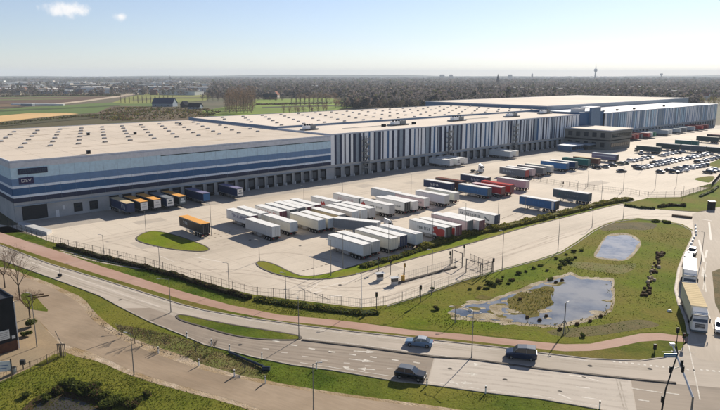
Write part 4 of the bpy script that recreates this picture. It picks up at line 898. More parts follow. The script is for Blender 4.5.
# tan-roofed truck: front of its cab stands just short of the junction
fx, fy = gp(699, 334); d = Vector((math.sin(hd), -math.cos(hd))); 
road_truck(fx-d.x*9.3, fy-d.y*9.3, hd, 'white truck with tan-roofed trailer, first in the queue at the junction', 'cream', 'beige', 'white')
# white box lorry behind it
def rigid(x, y, rz, label, body, L=10.5):
    t = thing('box_lorry', (x, y, .05), label, 'truck', rz); s = L
    b = MB(); b.box(-1.25,1.25,-L/2+2.3,L/2,1.15,3.85,CM(body)); b.build('cargo_box', t); b = MB(); b.box(-1.27,1.27,-L/2+2.28,L/2+.02,3.86,3.93,CM('white')); b.build('roof', t)
    b = MB(); b.box(-1.15,1.15,L/2+.003,L/2+.05,1.25,3.7,CM('greyw')); b.build('rear_door', t)
    cab(t, -L/2, body); add_wheels(t, [(s_*1.0, L/2-2.2) for s_ in (-1,1)], .5, .42); return t
fx, fy = gp(688.5, 291.5); hd2 = heading(gp(688,262), gp(688.5,291.5)); d = Vector((math.sin(hd2), -math.cos(hd2)))
rigid(fx-d.x*6, fy-d.y*6, hd2, 'plain white box lorry, second in the queue at the junction', 'white', 12)
def tractor(x, y, rz, label, c):
    t = thing('tractor_unit', (x, y, .02), label, 'truck', rz); cab(t, -3.0, c); b = MB(); b.box(-.6,.6,1.2,2.6,.91,1.1,M_dark); b.build('fifth_wheel', t); return t
x, y = gp(477, 172.5); tractor(x, y, RZ+R(20), 'white tractor unit without trailer crossing the open yard', 'white')
x, y = site(117.2, 122.5); tractor(x, y, RZ+R(60), 'small white tractor unit beside the askew grey trailer', 'white')
# ================================================================== CARS (local -y is forward)
def car_prof(kind):
    # stations: y, z bottom, z belt, half width ; roof stations: y, z, half width
    if kind == 'van': body = [(-2.35,.35,.75,.78),(-2.25,.28,.95,.9),(-1.5,.25,1.12,.95),(-.9,.25,1.2,.97),(2.2,.25,1.2,.97),(2.35,.35,1.15,.92)]; cab_ = [(-1.25,1.17,.86),(-.55,1.85,.80),(2.05,1.93,.80),(2.28,1.2,.88)]
    elif kind == 'hatch': body = [(-1.95,.36,.66,.70),(-1.85,.26,.80,.82),(-1.0,.22,.93,.87),(-.5,.22,.97,.88),(1.6,.22,.98,.88),(1.95,.34,.90,.80)]; cab_ = [(-.95,.92,.76),(-.15,1.42,.66),(1.2,1.44,.66),(1.85,.97,.74)]
    elif kind == 'suv': body = [(-2.2,.40,.80,.76),(-2.1,.30,.98,.88),(-1.1,.28,1.08,.92),(-.6,.28,1.12,.93),(1.9,.28,1.12,.93),(2.2,.42,1.0,.86)]; cab_ = [(-1.05,1.07,.80),(-.3,1.64,.72),(1.65,1.66,.72),(2.1,1.1,.80)]
    else: body = [(-2.2,.36,.64,.72),(-2.1,.26,.78,.84),(-1.1,.22,.90,.88),(-.6,.22,.94,.89),(1.5,.22,.95,.89),(2.25,.34,.92,.80)]; cab_ = [(-1.0,.90,.76),(-.2,1.38,.66),(1.1,1.40,.66),(1.75,.95,.76)]
    return body, cab_
def car_meshes(kind):
    if ('car', kind) in _shared: return _shared[('car', kind)]
    body, cb = car_prof(kind); out = {}
    b = MB(); m = CM('white'); rings = []
    for y, z0, z1, w in body: rings.append([(-w+.06,y,z0),(w-.06,y,z0),(w,y,z0+.15),(w,y,z1-.18),(w-.08,y,z1),(-w+.08,y,z1),(-w,y,z1-.18),(-w,y,z0+.15)])
    b.loft(rings, m); o = b.build('body'); 
    mod = None
    out['body'] = o.data; bpy.data.objects.remove(o)
    b = MB(); (y0,z0,w0),(y1,z1,w1),(y2,z2,w2),(y3,z3,w3) = cb
    b.loft([[(-w0,y0,z0),(w0,y0,z0),(w0,y0+.01,z0+.01),(-w0,y0+.01,z0+.01)],[(-w0-.02,y1,z0),(w0+.02,y1,z0),(w1,y1,z1),(-w1,y1,z1)],[(-w3-.02,y2,z3),(w3+.02,y2,z3),(w2,y2,z2),(-w2,y2,z2)],[(-w3,y3,z3),(w3,y3,z3),(w3,y3-.01,z3+.01),(-w3,y3-.01,z3+.01)]], M_glass)
    o = b.build('windows'); out['windows'] = o.data; bpy.data.objects.remove(o)
    b = MB(); b.loft([[(-w1-.01,y1-.06,z1-.03),(w1+.01,y1-.06,z1-.03),(w1-.05,y1,z1+.03),(-w1+.05,y1,z1+.03)],[(-w1-.02,(y1+y2)/2,max(z1,z2)),(w1+.02,(y1+y2)/2,max(z1,z2)),(w1-.05,(y1+y2)/2,max(z1,z2)+.07),(-w1+.05,(y1+y2)/2,max(z1,z2)+.07)],[(-w2-.01,y2+.06,z2-.03),(w2+.01,y2+.06,z2-.03),(w2-.05,y2,z2+.03),(-w2+.05,y2,z2+.03)]], m)
    for s in (-1,1):   # pillars
        b.loft([[(s*w0-.02,y0,z0),(s*w0+.02,y0,z0),(s*w0+.02,y0+.09,z0),(s*w0-.02,y0+.09,z0)],[(s*w1-.02,y1-.03,z1),(s*w1+.02,y1-.03,z1),(s*w1+.02,y1+.06,z1),(s*w1-.02,y1+.06,z1)]], m)
        ym = (y1+y2)/2; b.loft([[(s*(w0+.03)-.015,ym-.05,z0),(s*(w0+.03)+.015,ym-.05,z0),(s*(w0+.03)+.015,ym+.05,z0),(s*(w0+.03)-.015,ym+.05,z0)],[(s*w1-.02,ym-.05,z1),(s*w1+.02,ym-.05,z1),(s*w1+.02,ym+.05,z1),(s*w1-.02,ym+.05,z1)]], m)
    o = b.build('roof'); out['roof'] = o.data; bpy.data.objects.remove(o)
    yf = body[0][0]; yr = body[-1][0]; wf = body[0][3]; zl = body[0][2]
    b = MB(); b.box(-.2,.2,yf-.03,yf+.1,zl-.12,zl+.03,M_lamp); o = b.build('headlight'); out['headlight'] = o.data; bpy.data.objects.remove(o)
    b = MB(); b.box(-.14,.14,yr-.1,yr+.03,body[-1][2]-.28,body[-1][2]-.08,M_red_l); o = b.build('tail_light'); out['tail_light'] = o.data; bpy.data.objects.remove(o)
    b = MB(); b.box(-.1,.1,-.07,.07,0,.14,M_dark); o = b.build('mirror'); out['mirror'] = o.data; bpy.data.objects.remove(o)
    b = MB(); b.box(-wf+.1,wf-.1,yf-.04,yf+.05,.3,.5,M_dark); b.box(-.26,.26,yr-.05,yr+.035,.45,.57,M_white); o = b.build('bumper'); out['bumper'] = o.data; bpy.data.objects.remove(o)
    out['dims'] = (wf, body[2][3], yf, yr, z0, y0, w0); _shared[('car', kind)] = out; return out
CARC = dict(white=(.72,.72,.70), silver=(.38,.40,.42), grey=(.13,.14,.15), black=(.012,.013,.015), blue=(.03,.07,.16), dblue=(.012,.022,.05), red=(.30,.02,.02), green=(.05,.09,.07), palebl=(.13,.20,.29))
def car(px, py, hdg, label, c='white', kind='sedan', roofc=None, group=None, z=.05, parts=True, xy=None):
    x, y = xy or gp(px, py); t = thing('car', (x, y, z), label, 'van' if kind == 'van' else 'car', hdg, group)
    M = car_meshes(kind); m = mat('carpaint_'+c, CARC[c], .22, fine=.03, spec=.6); wf, wb, yf, yr, zb, y0, w0 = M['dims']
    place(M['body'], 'body', t, mats=[m]); place(M['windows'], 'windows', t); place(M['roof'], 'roof', t, mats=[mat('carpaint_'+(roofc or c), CARC[roofc or c], .22, fine=.03, spec=.6)])
    add_wheels(t, [(s*(wb-.09), yy) for s in (-1,1) for yy in (yf*.64, yr*.64)], .32, .2)
    if parts:
        for s in (-1,1):
            place(M['headlight'], 'headlight', t, (s*(wf-.2),0,0)); place(M['tail_light'], 'tail_light', t, (s*(wf-.12),0,0)); place(M['mirror'], 'mirror', t, (s*(wb+.1), y0+.35, zb))
        place(M['bumper'], 'bumper', t)
    return t
# road traffic
car(419, 345.5, heading(gp(431,348.5), gp(407,345.8)), 'light blue-silver estate car heading left on the north carriageway', 'palebl', 'sedan', 'silver')
car(410.5, 378, heading(gp(398,375), gp(424,379.5)), 'dark green-black hatchback heading right on the near carriageway', 'black', 'suv', 'grey')
car(521, 358, heading(gp(536,361), gp(508,358)), 'dark grey people carrier heading left below the pond', 'dblue', 'van', 'grey')
car(720.5, 331, heading(gp(722,322), gp(723,345)), 'white car cut by the right edge, driving away from the trucks', 'white', 'suv')
car(687.6, 263.5, heading(gp(688.5,252), gp(687,264)), 'white van with big dark windshield, third in the queue', 'white', 'van')
car(692, 254.5, heading(gp(694,246), gp(690,256)), 'black car with white bonnet, last in the queue', 'black', 'suv')
# motorbike-like small dark cart on the left road
x, y = gp(60, 277); t = thing('sign_post', (x, y, .04), 'thin post with small dark box at the left stretch of road', 'sign post'); b = MB(); b.tube((0,0,0),(0,0,1.9),.04,.04,M_pole,6); b.build('post', t); b = MB(); b.box(-.4,.4,-.2,.2,.1,.7,M_dark); b.build('box', t)
# ---- car park
GC = 'cars parked in the staff car park'
rows = [
 ('the lower left row', 'hatch', [((597,168.8),'black'),((605,167.8),'grey'),((613,166.3),'black'),((620,164.8),'green'),((625,164),'green'),((631,162),'white'),((635,161.3),'white'),((640,160.3),'white'),((645,159.3),'white'),((650,158.3),'green')]),
 ('the long middle row', 'sedan', [((638,169.5),'black'),((641,168.8),'white'),((645,168),'white'),((648.5,167.3),'white'),((652,166.6),'silver'),((655.5,166),'white'),((659,165.2),'white'),((662.5,164.6),'silver'),((666,163.8),'white'),((669.5,163),'white'),((673,162.3),'white'),((636,167.3),'dblue'),((654,163.8),'black'),((660.5,162.2),'silver'),((667,161),'white'),((671.5,160),'grey')]),
 ('the back row by the long trailers', 'sedan', [((662,156.3),'white'),((666,155.3),'white'),((670,154.5),'silver'),((674,153.6),'white'),((678,153.5),'dblue'),((681,152.3),'white')]),
 ('the right-hand row', 'sedan', [((677,161.3),'black'),((680.5,160.6),'white'),((684,159.9),'white'),((687.5,159.2),'blue'),((691,158.4),'white'),((694.5,157.8),'white'),((698,157),'silver'),((701.5,156.3),'white'),((705,155.6),'white'),((708.5,154.8),'silver')]),
 ('the front right row', 'hatch', [((660.5,173),'black'),((669,171.5),'dblue'),((674,173),'black'),((678.5,172.3),'white'),((678,169.6),'grey'),((684.5,171.4),'white'),((687,168),'blue'),((691,168.9),'white'),((694,168),'dblue'),((697.5,167.4),'white'),((701,166.8),'silver'),((704.5,166),'black')]),
 ('the far right strip', 'hatch', [((698.5,163.2),'black'),((702,162.4),'grey'),((706,161.3),'white'),((710,160.3),'white'),((714,159.4),'black'),((718,158.4),'silver')]),
 ('the corner by the grass', 'suv', [((708,173.3),'black'),((711.5,172.3),'black'),((715.5,171.3),'white')]),
]
cn = dict(white='white', silver='silver', grey='grey', black='black', blue='blue', dblue='dark blue', green='dark green')
for rn, kd, L_ in rows:
    cnt = {}; tot = {}
    for _, c in L_: tot[c] = tot.get(c, 0)+1
    for i, (q, c) in enumerate(sorted(L_)):
        k = cnt.get(c, 0); cnt[c] = k+1
        lb = ('%s %s car from the left in %s' % (ORD[k], cn[c], rn)) if tot[c] > 1 else ('only %s car parked in %s' % (cn[c], rn))
        car(q[0], q[1], R(ANG)+math.pi/2*0+R(rnd.uniform(-3,3))+(math.pi if rnd.random() < .5 else 0), lb, c, rnd.choice((kd, kd, 'hatch', 'suv')), group=GC, z=.02, parts=False)
car(621.5, 172.2, R(ANG)+R(55), 'black car driving alone in the aisle of the car park', 'black', 'sedan', z=.02, parts=False)
car(641, 154.2, R(ANG)+R(-60), 'white delivery van parked left of the long trailer line', 'white', 'van', z=.02)
car(653.5, 152.8, R(ANG)+R(-60), 'second white delivery van, right of the other by the long trailers', 'white', 'van', z=.02)
car(636.5, 151, R(ANG)+R(-60), 'white van at the corner between office and long trailers', 'white', 'van', z=.02)
# ================================================================== LAMPS, SIGNALS, FENCES
def lamp(px, py, h, label, arm=(-.6,.0), m=None, head=None, group='street lamps and yard lamps', double=False, xy=None):
    m = m or M_pole; x, y = xy or gp(px, py); t = thing('street_lamp', (x, y, .02), label, 'street lamp', 0, group)
    b = MB(); b.tube((0,0,0),(0,0,1.0),.10,.09,m,8); b.tube((0,0,1.0),(0,0,h),.075,.045,m,8); b.build('pole', t)
    for s in ((1,-1) if double else (1,)):
        ax, ay = arm[0]*s, arm[1]*s; L = math.hypot(ax, ay)
        b = MB(); b.tube((0,0,h-.1),(ax*.8,ay*.8,h+.12),.04,.035,m,6); b.build('arm', t)
        d = Vector((ax, ay, 0)).normalized(); n = Vector((-d.y, d.x, 0)); p = Vector((ax*.75, ay*.75, h+.08)); q = p+d*.6
        b = MB(); b.loft([[p-n*.08, p+n*.08, p+n*.06+Vector((0,0,.07)), p-n*.06+Vector((0,0,.07))],[q-n*.12, q+n*.12, q+n*.09+Vector((0,0,.08)), q-n*.09+Vector((0,0,.08))]], head or M_greyp); o = b.build('lamp_head', t)
        b = MB(); b.box(-.1,.1,-.1,.1,-.02,0,M_lamp); b.build('lens', o, loc=(p+d*.5))
    return t
Hh = lambda by, ty: CAM_H - 0
def lamp_px(bx, by, tx, ty, label, **k):
    x, y = gp(bx, by); d = y*_cp + CAM_H*_sp
    # height from the photographed top
    lo, hi = 1, 40
    for _ in range(30):
        z = (lo+hi)/2; dd_ = y*_cp-(z-CAM_H)*_sp; vv = (z-CAM_H)*_cp+y*_sp
        if 205-F_PX*vv/dd_ > ty: lo = z
        else: hi = z
    return lamp(bx, by, z, label, **k)
for a in (
 (171,312.5,171,279,'street lamp with long white arm beside the cycle path at left',dict(arm=(-2.0,-.3))),
 (299,339,300,296,'street lamp at the right tip of the grass median',dict(arm=(.0,-1.2))),
 (471.7,357.5,473,311,'street lamp on the centre kerb above the pale concrete slab',dict(arm=(.8,-1.0), double=True)),
 (134,375,133,334,'street lamp on the grass corner beside the service road',dict(arm=(-.8,.3))),
 (37,347,35,294,'thin lamp post standing on the tan forecourt at left',dict(arm=(-.5,.2))),
 (104,254,104,235,'lamp post by the yard fence left of the oval island',{}),
 (146,232.5,145,211,'lamp post behind the left tip of the oval island',{}),
 (160,270,160,247,'lamp post by the dark hedge below the oval island',{}),
 (211.5,235,211,204,'tall yard lamp beside the lone black trailer',{}),
 (229,289,228.5,263,'lamp post in front of the hedge between the two islands',{}),
 (259.5,261,259.5,240,'lamp post at the left tip of the long hedge island',{}),
 (286,300,286,273,'lamp post at the yard edge below the long island',{}),
 (314,277.5,314,257,'short lamp post on the kerb of the long island',{}),
 (331,276,331,240,'lamp post left of the near left corner trailer',{}),
 (343,268,342.5,234,'lamp post in front of the near left corner trailer',{}),
 (361.5,308.5,361.5,274,'whitish lamp post at the end of the yard railing',dict(m=M_white)),
 (388.5,262,388,220,'lamp post rising in front of the cream front-row trailer',{}),
 (431.5,295,431,250,'lamp post on the railing at the entry lanes',{}),
 (502,271,502,231,'lamp post where the entry road railing ends',{}),
 (557.8,252,557.5,218,'lamp post on the inner kerb of the curving entry road',{}),
 (592,227,592,209,'lamp post on the upper bend of the entry road',{}),
 (623,219,623,206,'lamp post at the top of the pond basin',{}),
 (411,195,411,174,'lamp post in the open lane behind the second row',{}),
 (304,203,304,186,'lamp post between packed white trailers and the docks',{}),
 (342.5,192,342.5,183,'lamp post near the striped hall corner',{}),
 (497.5,229,497.5,194,'lamp post on the long hedge right of the green lettered trailer',{}),
 (525,214,525,196,'lamp post beside the lone blue trailer',{}),
 (432.5,240,432.5,208,'lamp post in front of the red emblem trailer',{}),
 (465,236,465,203,'lamp post behind the plum rear trailer',{}),
 (601,204,601,181,'lamp post at the end of the long hedge by the car park',{}),
 (587.5,187,587.5,171,'lamp post at the car park edge behind the slate trailer',{}),
 (623,191,623,168,'lamp post at the lower edge of the car park',{}),
 (655,189,655,171,'lamp post in the open middle of the car park',{}),
 (676,187,676,174,'lamp post below the front right row of cars',{}),
 (683,198,683,186,'lamp post on the car park boundary at right',{}),
 (641,172,641,158,'lamp post beside the middle row of cars',{}),
 (690,158,690,140,'lamp post by the long trailer line',{}),
 (577,200,577,181,'lamp post standing behind the slate trailer',{}),
 (455,323,454.5,307,'short post lamp at the left shore of the big pond',{}),
 (563.5,334,564,303,'tripod-braced pole on the bank below the big pond',dict(arm=(.3,.2))),
 (701,262,702,232,'lamp post on the far side of the east road',dict(arm=(-1,.2))),
): lamp_px(*a[:5], **a[5])
lamp(313.6, 412.5, 6.8, 'near street lamp rising from the bottom edge', arm=(.8,.2))
# ---- fences
def fence(name, line, h, label, cat, m=None, spacing=3.0, rails=(.1,.5,.95), bars=.35, px=True, z=.02):
    m = m or M_pole; P = [Vector(gp(*p)) for p in line] if px else [Vector(p) for p in line]; o0 = P[0]
    t = thing(name, (o0.x, o0.y, z), label, cat); P = [p-o0 for p in P]
    segs = []; tot = sum((P[i+1]-P[i]).length for i in range(len(P)-1)); n = max(2, min(98, int(tot/spacing)))
    def at(s):
        for i in range(len(P)-1):
            L = (P[i+1]-P[i]).length
            if s <= L or i == len(P)-2: return P[i]+(P[i+1]-P[i])*min(1, s/max(L,1e-6))
            s -= L
    bm = MB()
    for r_ in rails:
        for i in range(len(P)-1): bm.tube((*P[i], h*r_), (*P[i+1], h*r_), .025, .025, m, 4)
    if bars:
        k = 0; nb = min(900, int(tot/bars))
        for k in range(nb): p = at((k+.5)*tot/nb); bm.box(p.x-.012, p.x+.012, p.y-.012, p.y+.012, h*rails[0], h*rails[-1], m)
    bm.build('mesh_panel', t)
    b = MB(); b.box(-.04,.04,-.04,.04,0,h+.05,m); me = None
    for k in range(n+1):
        p = at(k*tot/n)
        if me is None: o = b.build('post', t, loc=(p.x,p.y,0)); me = o.data
        else: place(me, 'post', t, (p.x, p.y, 0))
    return t
M_fpale = paint('fence_pale', (.34,.31,.27))
fence('fence', [(360,309),(387,306),(420,296.2),(440,288.5),(460,281.8),(476,277),(491,272.6)], 2.0, 'steel bar fence between the entry lanes and the pond basin', 'fence', M_fpale, 4.2)
fence('fence', [(398,283.2),(425,275.5),(455,266.8)], 2.0, 'steel bar fence on the kerb dividing the entry lanes', 'fence', M_fpale, 3.6)
fence('fence', [(305,300.5),(330,304),(360,307.6)], 1.8, 'thin wire fence along the yard edge left of the railing', 'fence', M_pole, 3)
fence('fence', [(8,226.3),(25,233),(48,242),(62,245.5),(100,254.3),(150,266.5),(180,275.5),(230,290),(255,296),(305,300)], 1.9, 'long wire fence along the yard above the dark hedge', 'fence', M_poled, 3.2, bars=.8)
fence('fence', [(527,180),(560,185.5),(600,190.8),(630,194),(648,197)], 1.9, 'wire fence along the lower left edge of the car park', 'fence', M_poled, 3.2, bars=.6)
fence('fence', [(648,197.4),(680,197),(697,192.5),(711,188),(716,182),(722,174.5)], 2.0, 'dark wire fence round the lower right corner of the car park', 'fence', M_poled, 3.2, bars=.3)
fence('fence', [(-30,392),(0,384),(20,375),(39,368),(52,362),(61,356.5)], 1.5, 'low bar fence between the tan forecourt and the grass corner', 'fence', M_bark, 2.4, bars=.5)
fence('fence', [(470,262.5),(483,268.5),(493,272)], 2.2, 'short gate fence across the outer entry lane', 'gate', M_poled, 1.5)
k = strip('kerb', [(396,284),(425,276),(456,267.2)], .8, M_dkerb, .02, .25); k['kind'] = 'structure'
# entry portal frames, barriers and kiosks
def frame(px1, px2, h, label):
    a = Vector(gp(*px1)); c = Vector(gp(*px2)); t = thing('barrier_portal', (a.x, a.y, .02), label, 'portal'); d = c-a
    for p in (Vector((0,0)), d): b = MB(); b.box(p.x-.09,p.x+.09,p.y-.09,p.y+.09,0,h,M_poled); b.build('post', t)
    b = MB(); b.tube((0,0,h-.1),(d.x,d.y,h-.1),.08,.08,M_poled,6); b.build('beam', t); b = MB(); b.tube((0,0,1.0),(d.x,d.y,1.0),.05,.05,M_poled,6); b.build('barrier_arm', t)
frame((452,263.5),(462,267.5),3.4,'dark portal over the inner entry lane'); frame((466,272.5),(482,277.5),3.2,'dark portal over the outer entry lane'); frame((480,276),(492,272.5),2.6,'dark portal nearest the pond end of the railing')
def kiosk(px, py, label, rz=R(20)):
    x, y = gp(px, py); t = thing('kiosk', (x, y, .02), label, 'kiosk', rz); t.scale = (.8,.8,.85)
    b = MB(); b.box(-.8,.8,-.5,.5,0,.8,CM('greyw')); b.box(-.8,-.72,-.5,.5,.8,1.7,M_poled); b.box(.72,.8,-.5,.5,.8,1.7,M_poled); b.build('cabin', t)
    b = MB(); b.box(-.71,.71,-.48,.48,.81,1.69,M_glass); b.build('window', t); b = MB(); b.box(-1.2,1.2,-.8,.8,1.71,1.83,CM('greyw')); b.build('roof', t)
kiosk(380, 280, 'small pale-roofed ticket kiosk left of the entry lanes'); kiosk(394.5, 284.5, 'small pale-roofed ticket kiosk at the head of the dividing kerb')
x, y = gp(403, 281.5); t = thing('barrier', (x, y, .02), 'yellow-orange barrier box with raised arm beside the kiosk', 'barrier')
M_or = paint('barrier_yellow', (.62,.36,.05)); b = MB(); b.box(-.35,.35,-.3,.3,0,1.3,M_or); b.build('cabinet', t); b = MB(); b.tube((0,0,1.1),(.4,.2,4.0),.07,.05,M_or,6); b.build('arm', t)
def signal(px, py, h, label, n=1, m=None):
    x, y = gp(px, py); t = thing('signal_post', (x, y, .02), label, 'traffic signal'); b = MB(); b.tube((0,0,0),(0,0,h),.07,.06,m or M_poled,8); b.build('post', t)
    b = MB(); b.box(-.2,.2,-.15,.15,h-.75,h+.1,M_dark); o = b.build('signal_head', t)
    b = MB()
    for k, c in enumerate(((.30,.03,.02),(.32,.18,.02),(.02,.18,.06))): b.tube((0,-.155,h-.05-k*.26),(0,-.18,h-.05-k*.26),.08,.08,mat('signal_lens_%d'%k, tuple(q*.4 for q in c), .3, fine=0),10)
    b.build('lens', o)
for px, py, h, lb in ((376.5,309,3.2,'dark signal on a post left of the bar fence'),(420.5,302.5,3.4,'dark signal on a post in the basin grass below the fence'),(390.5,275,3.4,'dark signal standing behind the kiosks'),(404.5,277,3.0,'dark signal beside the yellow barrier'),(450,266,3.4,'dark signal at the right end of the dividing kerb'),(493,273.5,3.4,'dark signal at the right end of the bar fence'),(378.5,271.5,3.2,'dark signal at the hedge end by the kiosks'),(464,256.8,3.0,'dark signal on the kerb above the portals'),(563,187,2.0,'small dark signal box at the car park fence'),(538,180,2.0,'lone dark marker post left of the car park fence'),(654.5,352,1.2,'signal post on the verge before the junction'),(676.5,343.5,2.6,'slim signal post where the cycle path meets the road, left of two'),(683,346.5,2.2,'slim signal post where the cycle path meets the road, right of two')): signal(px, py, h, lb)
# black ticket machine cabinet and low concrete beam by the east road
x, y = gp(711, 209.5); t = thing('cabinet', (x, y, .02), 'tall dark cabinet standing on the grass near the east road', 'cabinet'); b = MB(); b.box(-.9,.9,-.8,.8,.0,2.6,M_poled); b.build('body', t); b = MB(); b.box(-1.0,1.0,-.9,.9,2.61,2.8,CM('brown')); b.build('roof', t); b = MB(); b.box(-.7,.7,-.86,-.81,.3,2.3,M_dark); b.build('door', t)
o = strip('concrete_beam', [(672,216.3),(692,218.6)], 1.0, mat('beam_brown', (.13,.09,.06), .9), .02, .65); tag(o, 'long dark brown beam lying across the mouth of the entry road', 'beam')
# guide posts
M_gp = paint('guide_post', (.74,.74,.70))
gplist = [(158.5,353.5,'guide post with white body nearest the brush pile on the service road edge'),(199,366,'second white guide post along the service road'),(234.5,377,'third white guide post along the service road'),(265.5,383.5,'fourth white guide post along the service road'),(187,338.5,'white guide post at the left of the main road verge'),(211.5,345.8,'white guide post in the middle of the main road verge'),(229.5,351.2,'white guide post above the dark culvert pipe'),(262,359.5,'white guide post on the verge right of the culvert'),(316.5,369.5,'white guide post by the near lamp'),(427,385.5,'white guide post below the dark hatchback'),(485.5,393.5,'white guide post on the verge under the concrete slab'),(599.5,409,'white guide post close to the bottom right verge')]
for px, py, lb in gplist:
    x, y = gp(px, py); t = thing('guide_post', (x, y, .03), lb, 'guide post', 0, 'white guide posts along the roads'); b = MB(); b.tube((0,0,0),(0,0,1.15),.10,.09,M_gp,7); b.build('post', t); b = MB(); b.tube((0,0,.80),(0,0,.98),.108,.106,M_dark,7); b.build('band', t)
for i in range(16):
    pts_ = [(694.8,231),(695.3,236),(692,241.5),(688.8,247),(686,252),(684.5,257)]
# stones edging the bend of the east road
for i in range(11):
    px = 694.5-(i>3)*(i-3)*1.35 + (.0 if i > 3 else i*.25); py = 226+i*3.1; x, y = gp(px+.8, py); b = MB(); b.tube((0,0,0),(0,0,.55),.32,.22,M_gp,6); o = b.build('bollard', loc=(x,y,.04)); tag(o, '%s low white bollard from the top along the curving east kerb' % ORD[i], 'bollard', 'low white bollards on the bend')
# ---- junction mast
tx, ty = gp(661, 415); t = thing('traffic_mast', (tx, ty, .03), 'dark leaning signal mast with blue direction sign at the junction', 'traffic mast')
def rel(px, py, z, y): # point at metres y ahead of the base and height z
    return None
b = MB(); b.tube((0,0,0),(.25,.0,3.6),.12,.10,M_poled,8); b.tube((.25,0,3.6),(1.6,.6,8.2),.10,.08,M_poled,8); b.build('pole', t)
b = MB(); b.tube((1.6,.6,8.2),(1.75,1.4,8.9),.10,.09,M_poled,8); b.build('arm', t)
M_sign = paint('sign_blue', (.035,.13,.30), .4, .03)
b = MB(); b.box(-.3,1.35,.25,.33,7.85,8.35,M_sign); b.box(-.2,1.2,.235,.249,8.07,8.13,M_gp); b.build('direction_sign', t)
for x, y, z in ((.95,.6,6.0),(2.6,1.2,6.6),(-.05,-.05,2.2),(3.2,1.9,5.4)):
    b = MB(); b.box(x-.15,x+.15,y-.12,y+.12,z-.42,z+.45,M_dark); o = b.build('signal_head', t); b = MB()
    for k in range(3): b.tube((x,y-.125,z+.28-k*.26),(x,y-.15,z+.28-k*.26),.09,.09,M_rubber,8)
    b.build('lens', o)
b = MB(); b.tube((.9,.4,6.1),(3.3,1.9,6.0),.05,.05,M_poled,6); b.tube((1.4,.5,7.4),(1.4,.5,7.5),.05,.05,M_poled,6); b.build('bracket', t)
ax, ay = gp(691, 414); t = thing('signal_gantry', (ax, ay, .03), 'pole with long white overhanging arm reaching over the junction', 'signal gantry')
bx, by = gp(672.5, 345, 6.2); b = MB(); b.tube((0,0,0),(0,0,2.3),.14,.12,M_pole,8); b.build('pole', t)
b = MB(); b.tube((0,0,2.3),(bx-ax,by-ay,6.2),.15,.12,M_white,8); b.build('arm', t); b = MB(); b.box(bx-ax-.35,bx-ax+.25,by-ay-.2,by-ay+.2,6.1,6.45,M_white); b.build('camera_box', t)
# shadows in the basin come from the small triple-legged frame
x, y = gp(564, 332); t = thing('tripod_mast', (x, y, .03), 'three-legged steel mast at the lower shore of the big pond', 'mast')
b = MB()
for k in range(3): an = k*2.1+.4; b.tube((1.1*math.cos(an),1.1*math.sin(an),0),(0,0,2.2),.06,.06,M_poled,5)
b.build('leg', t); b = MB(); b.tube((0,0,2.0),(0,0,5.2),.06,.05,M_poled,6); b.build('pole', t)
# ================================================================== VEGETATION NEAR THE CAMERA
def hedge(line, wd, h, label, m, n, seed, core=None, cat='hedge'):
    r = random.Random(seed); P = [Vector(gp(*p)) for p in line]; L = [(P[i+1]-P[i]).length for i in range(len(P)-1)]; tot = sum(L)
    o0 = P[0]; b = MB(); Q = [(p.x-o0.x, p.y-o0.y) for p in P]; band(b, Q, wd*.7, core or M_leafd, 0, h*.62)
    for k in range(n):
        s = r.uniform(0, tot); i = 0
        while i < len(L)-1 and s > L[i]: s -= L[i]; i += 1
        p = P[i]+(P[i+1]-P[i])*(s/L[i]); d = (P[i+1]-P[i]).normalized(); q = Vector((-d.y, d.x))
        hh = h*(.75+.35*math.sin(s*.9+i)*math.sin(s*.37+2*i)+.15*r.random()); tt = r.uniform(-1,1); x = p+q*tt*wd/2*(1-.15*r.random()); z = hh*(1-.35*tt*tt)*r.uniform(.25,1.0)
        a = Vector((r.gauss(0,1),r.gauss(0,1),r.gauss(0,1))).normalized()*r.uniform(.14,.32); c = Vector((r.gauss(0,1),r.gauss(0,1),r.gauss(0,1))).cross(a).normalized()*a.length*.6
        v = Vector((x.x-o0.x, x.y-o0.y, z)); b.face((v-a,v-c,v+a,v+c), r.choice(m))
    o = b.build('hedge', loc=(o0.x,o0.y,.02)); tag(o, label, cat); return o
hedge([(420,249.5),(440,243.5),(460,237.8),(480,233),(500,229.3)], 3.4, 1.5, 'olive clipped hedge behind the red emblem trailers', [M_hedge,M_hedge,M_hedge,M_leafm], 6500, 1, core=M_hedge)
hedge([(500,229.3),(540,220),(575,211.6),(606,204),(630,199.8)], 3.2, 1.5, 'olive clipped hedge running up to the car park corner', [M_hedge,M_hedge,M_hedge,M_leafm], 7000, 2, core=M_hedge)
hedge([(362,268),(380,263),(400,257.3),(420,250.5)], 2.2, .9, 'low ragged hedge behind the ticket kiosks', [M_hedge,M_leafm,M_leafd], 2200, 3)
hedge([(58,246),(80,252),(100,257.8),(130,264.8),(150,269.8),(180,278),(206,286.5),(230,294),(250,299.5)], 1.5, .95, 'long dark clipped hedge below the yard fence', [M_hedged,M_hedged,M_leafd,M_scrub], 8000, 4, core=M_hedged)
hedge([(256,299.5),(280,303.5),(305,307),(335,311),(362,314),(378,313)], 2.2, .65, 'ragged green shrub belt below the right part of the yard', [M_leafd,M_leafm,M_hedge], 4200, 5)
hedge([(625,206),(640,208.5),(655,209)], 1.2, .8, 'short dark hedge at the bend of the entry road', [M_leafd], 500, 6)
hedge([(659,207.6),(668,206.2),(676,206),(686,206.6)], 1.6, 1.0, 'low dark hedge on the grass strip below the car park', [M_leafd,M_scrub], 900, 8)
hedge([(718,187),(712,192),(700,197)], 1.2, .9, 'short dark hedge outside the car park corner', [M_leafd], 500, 7)
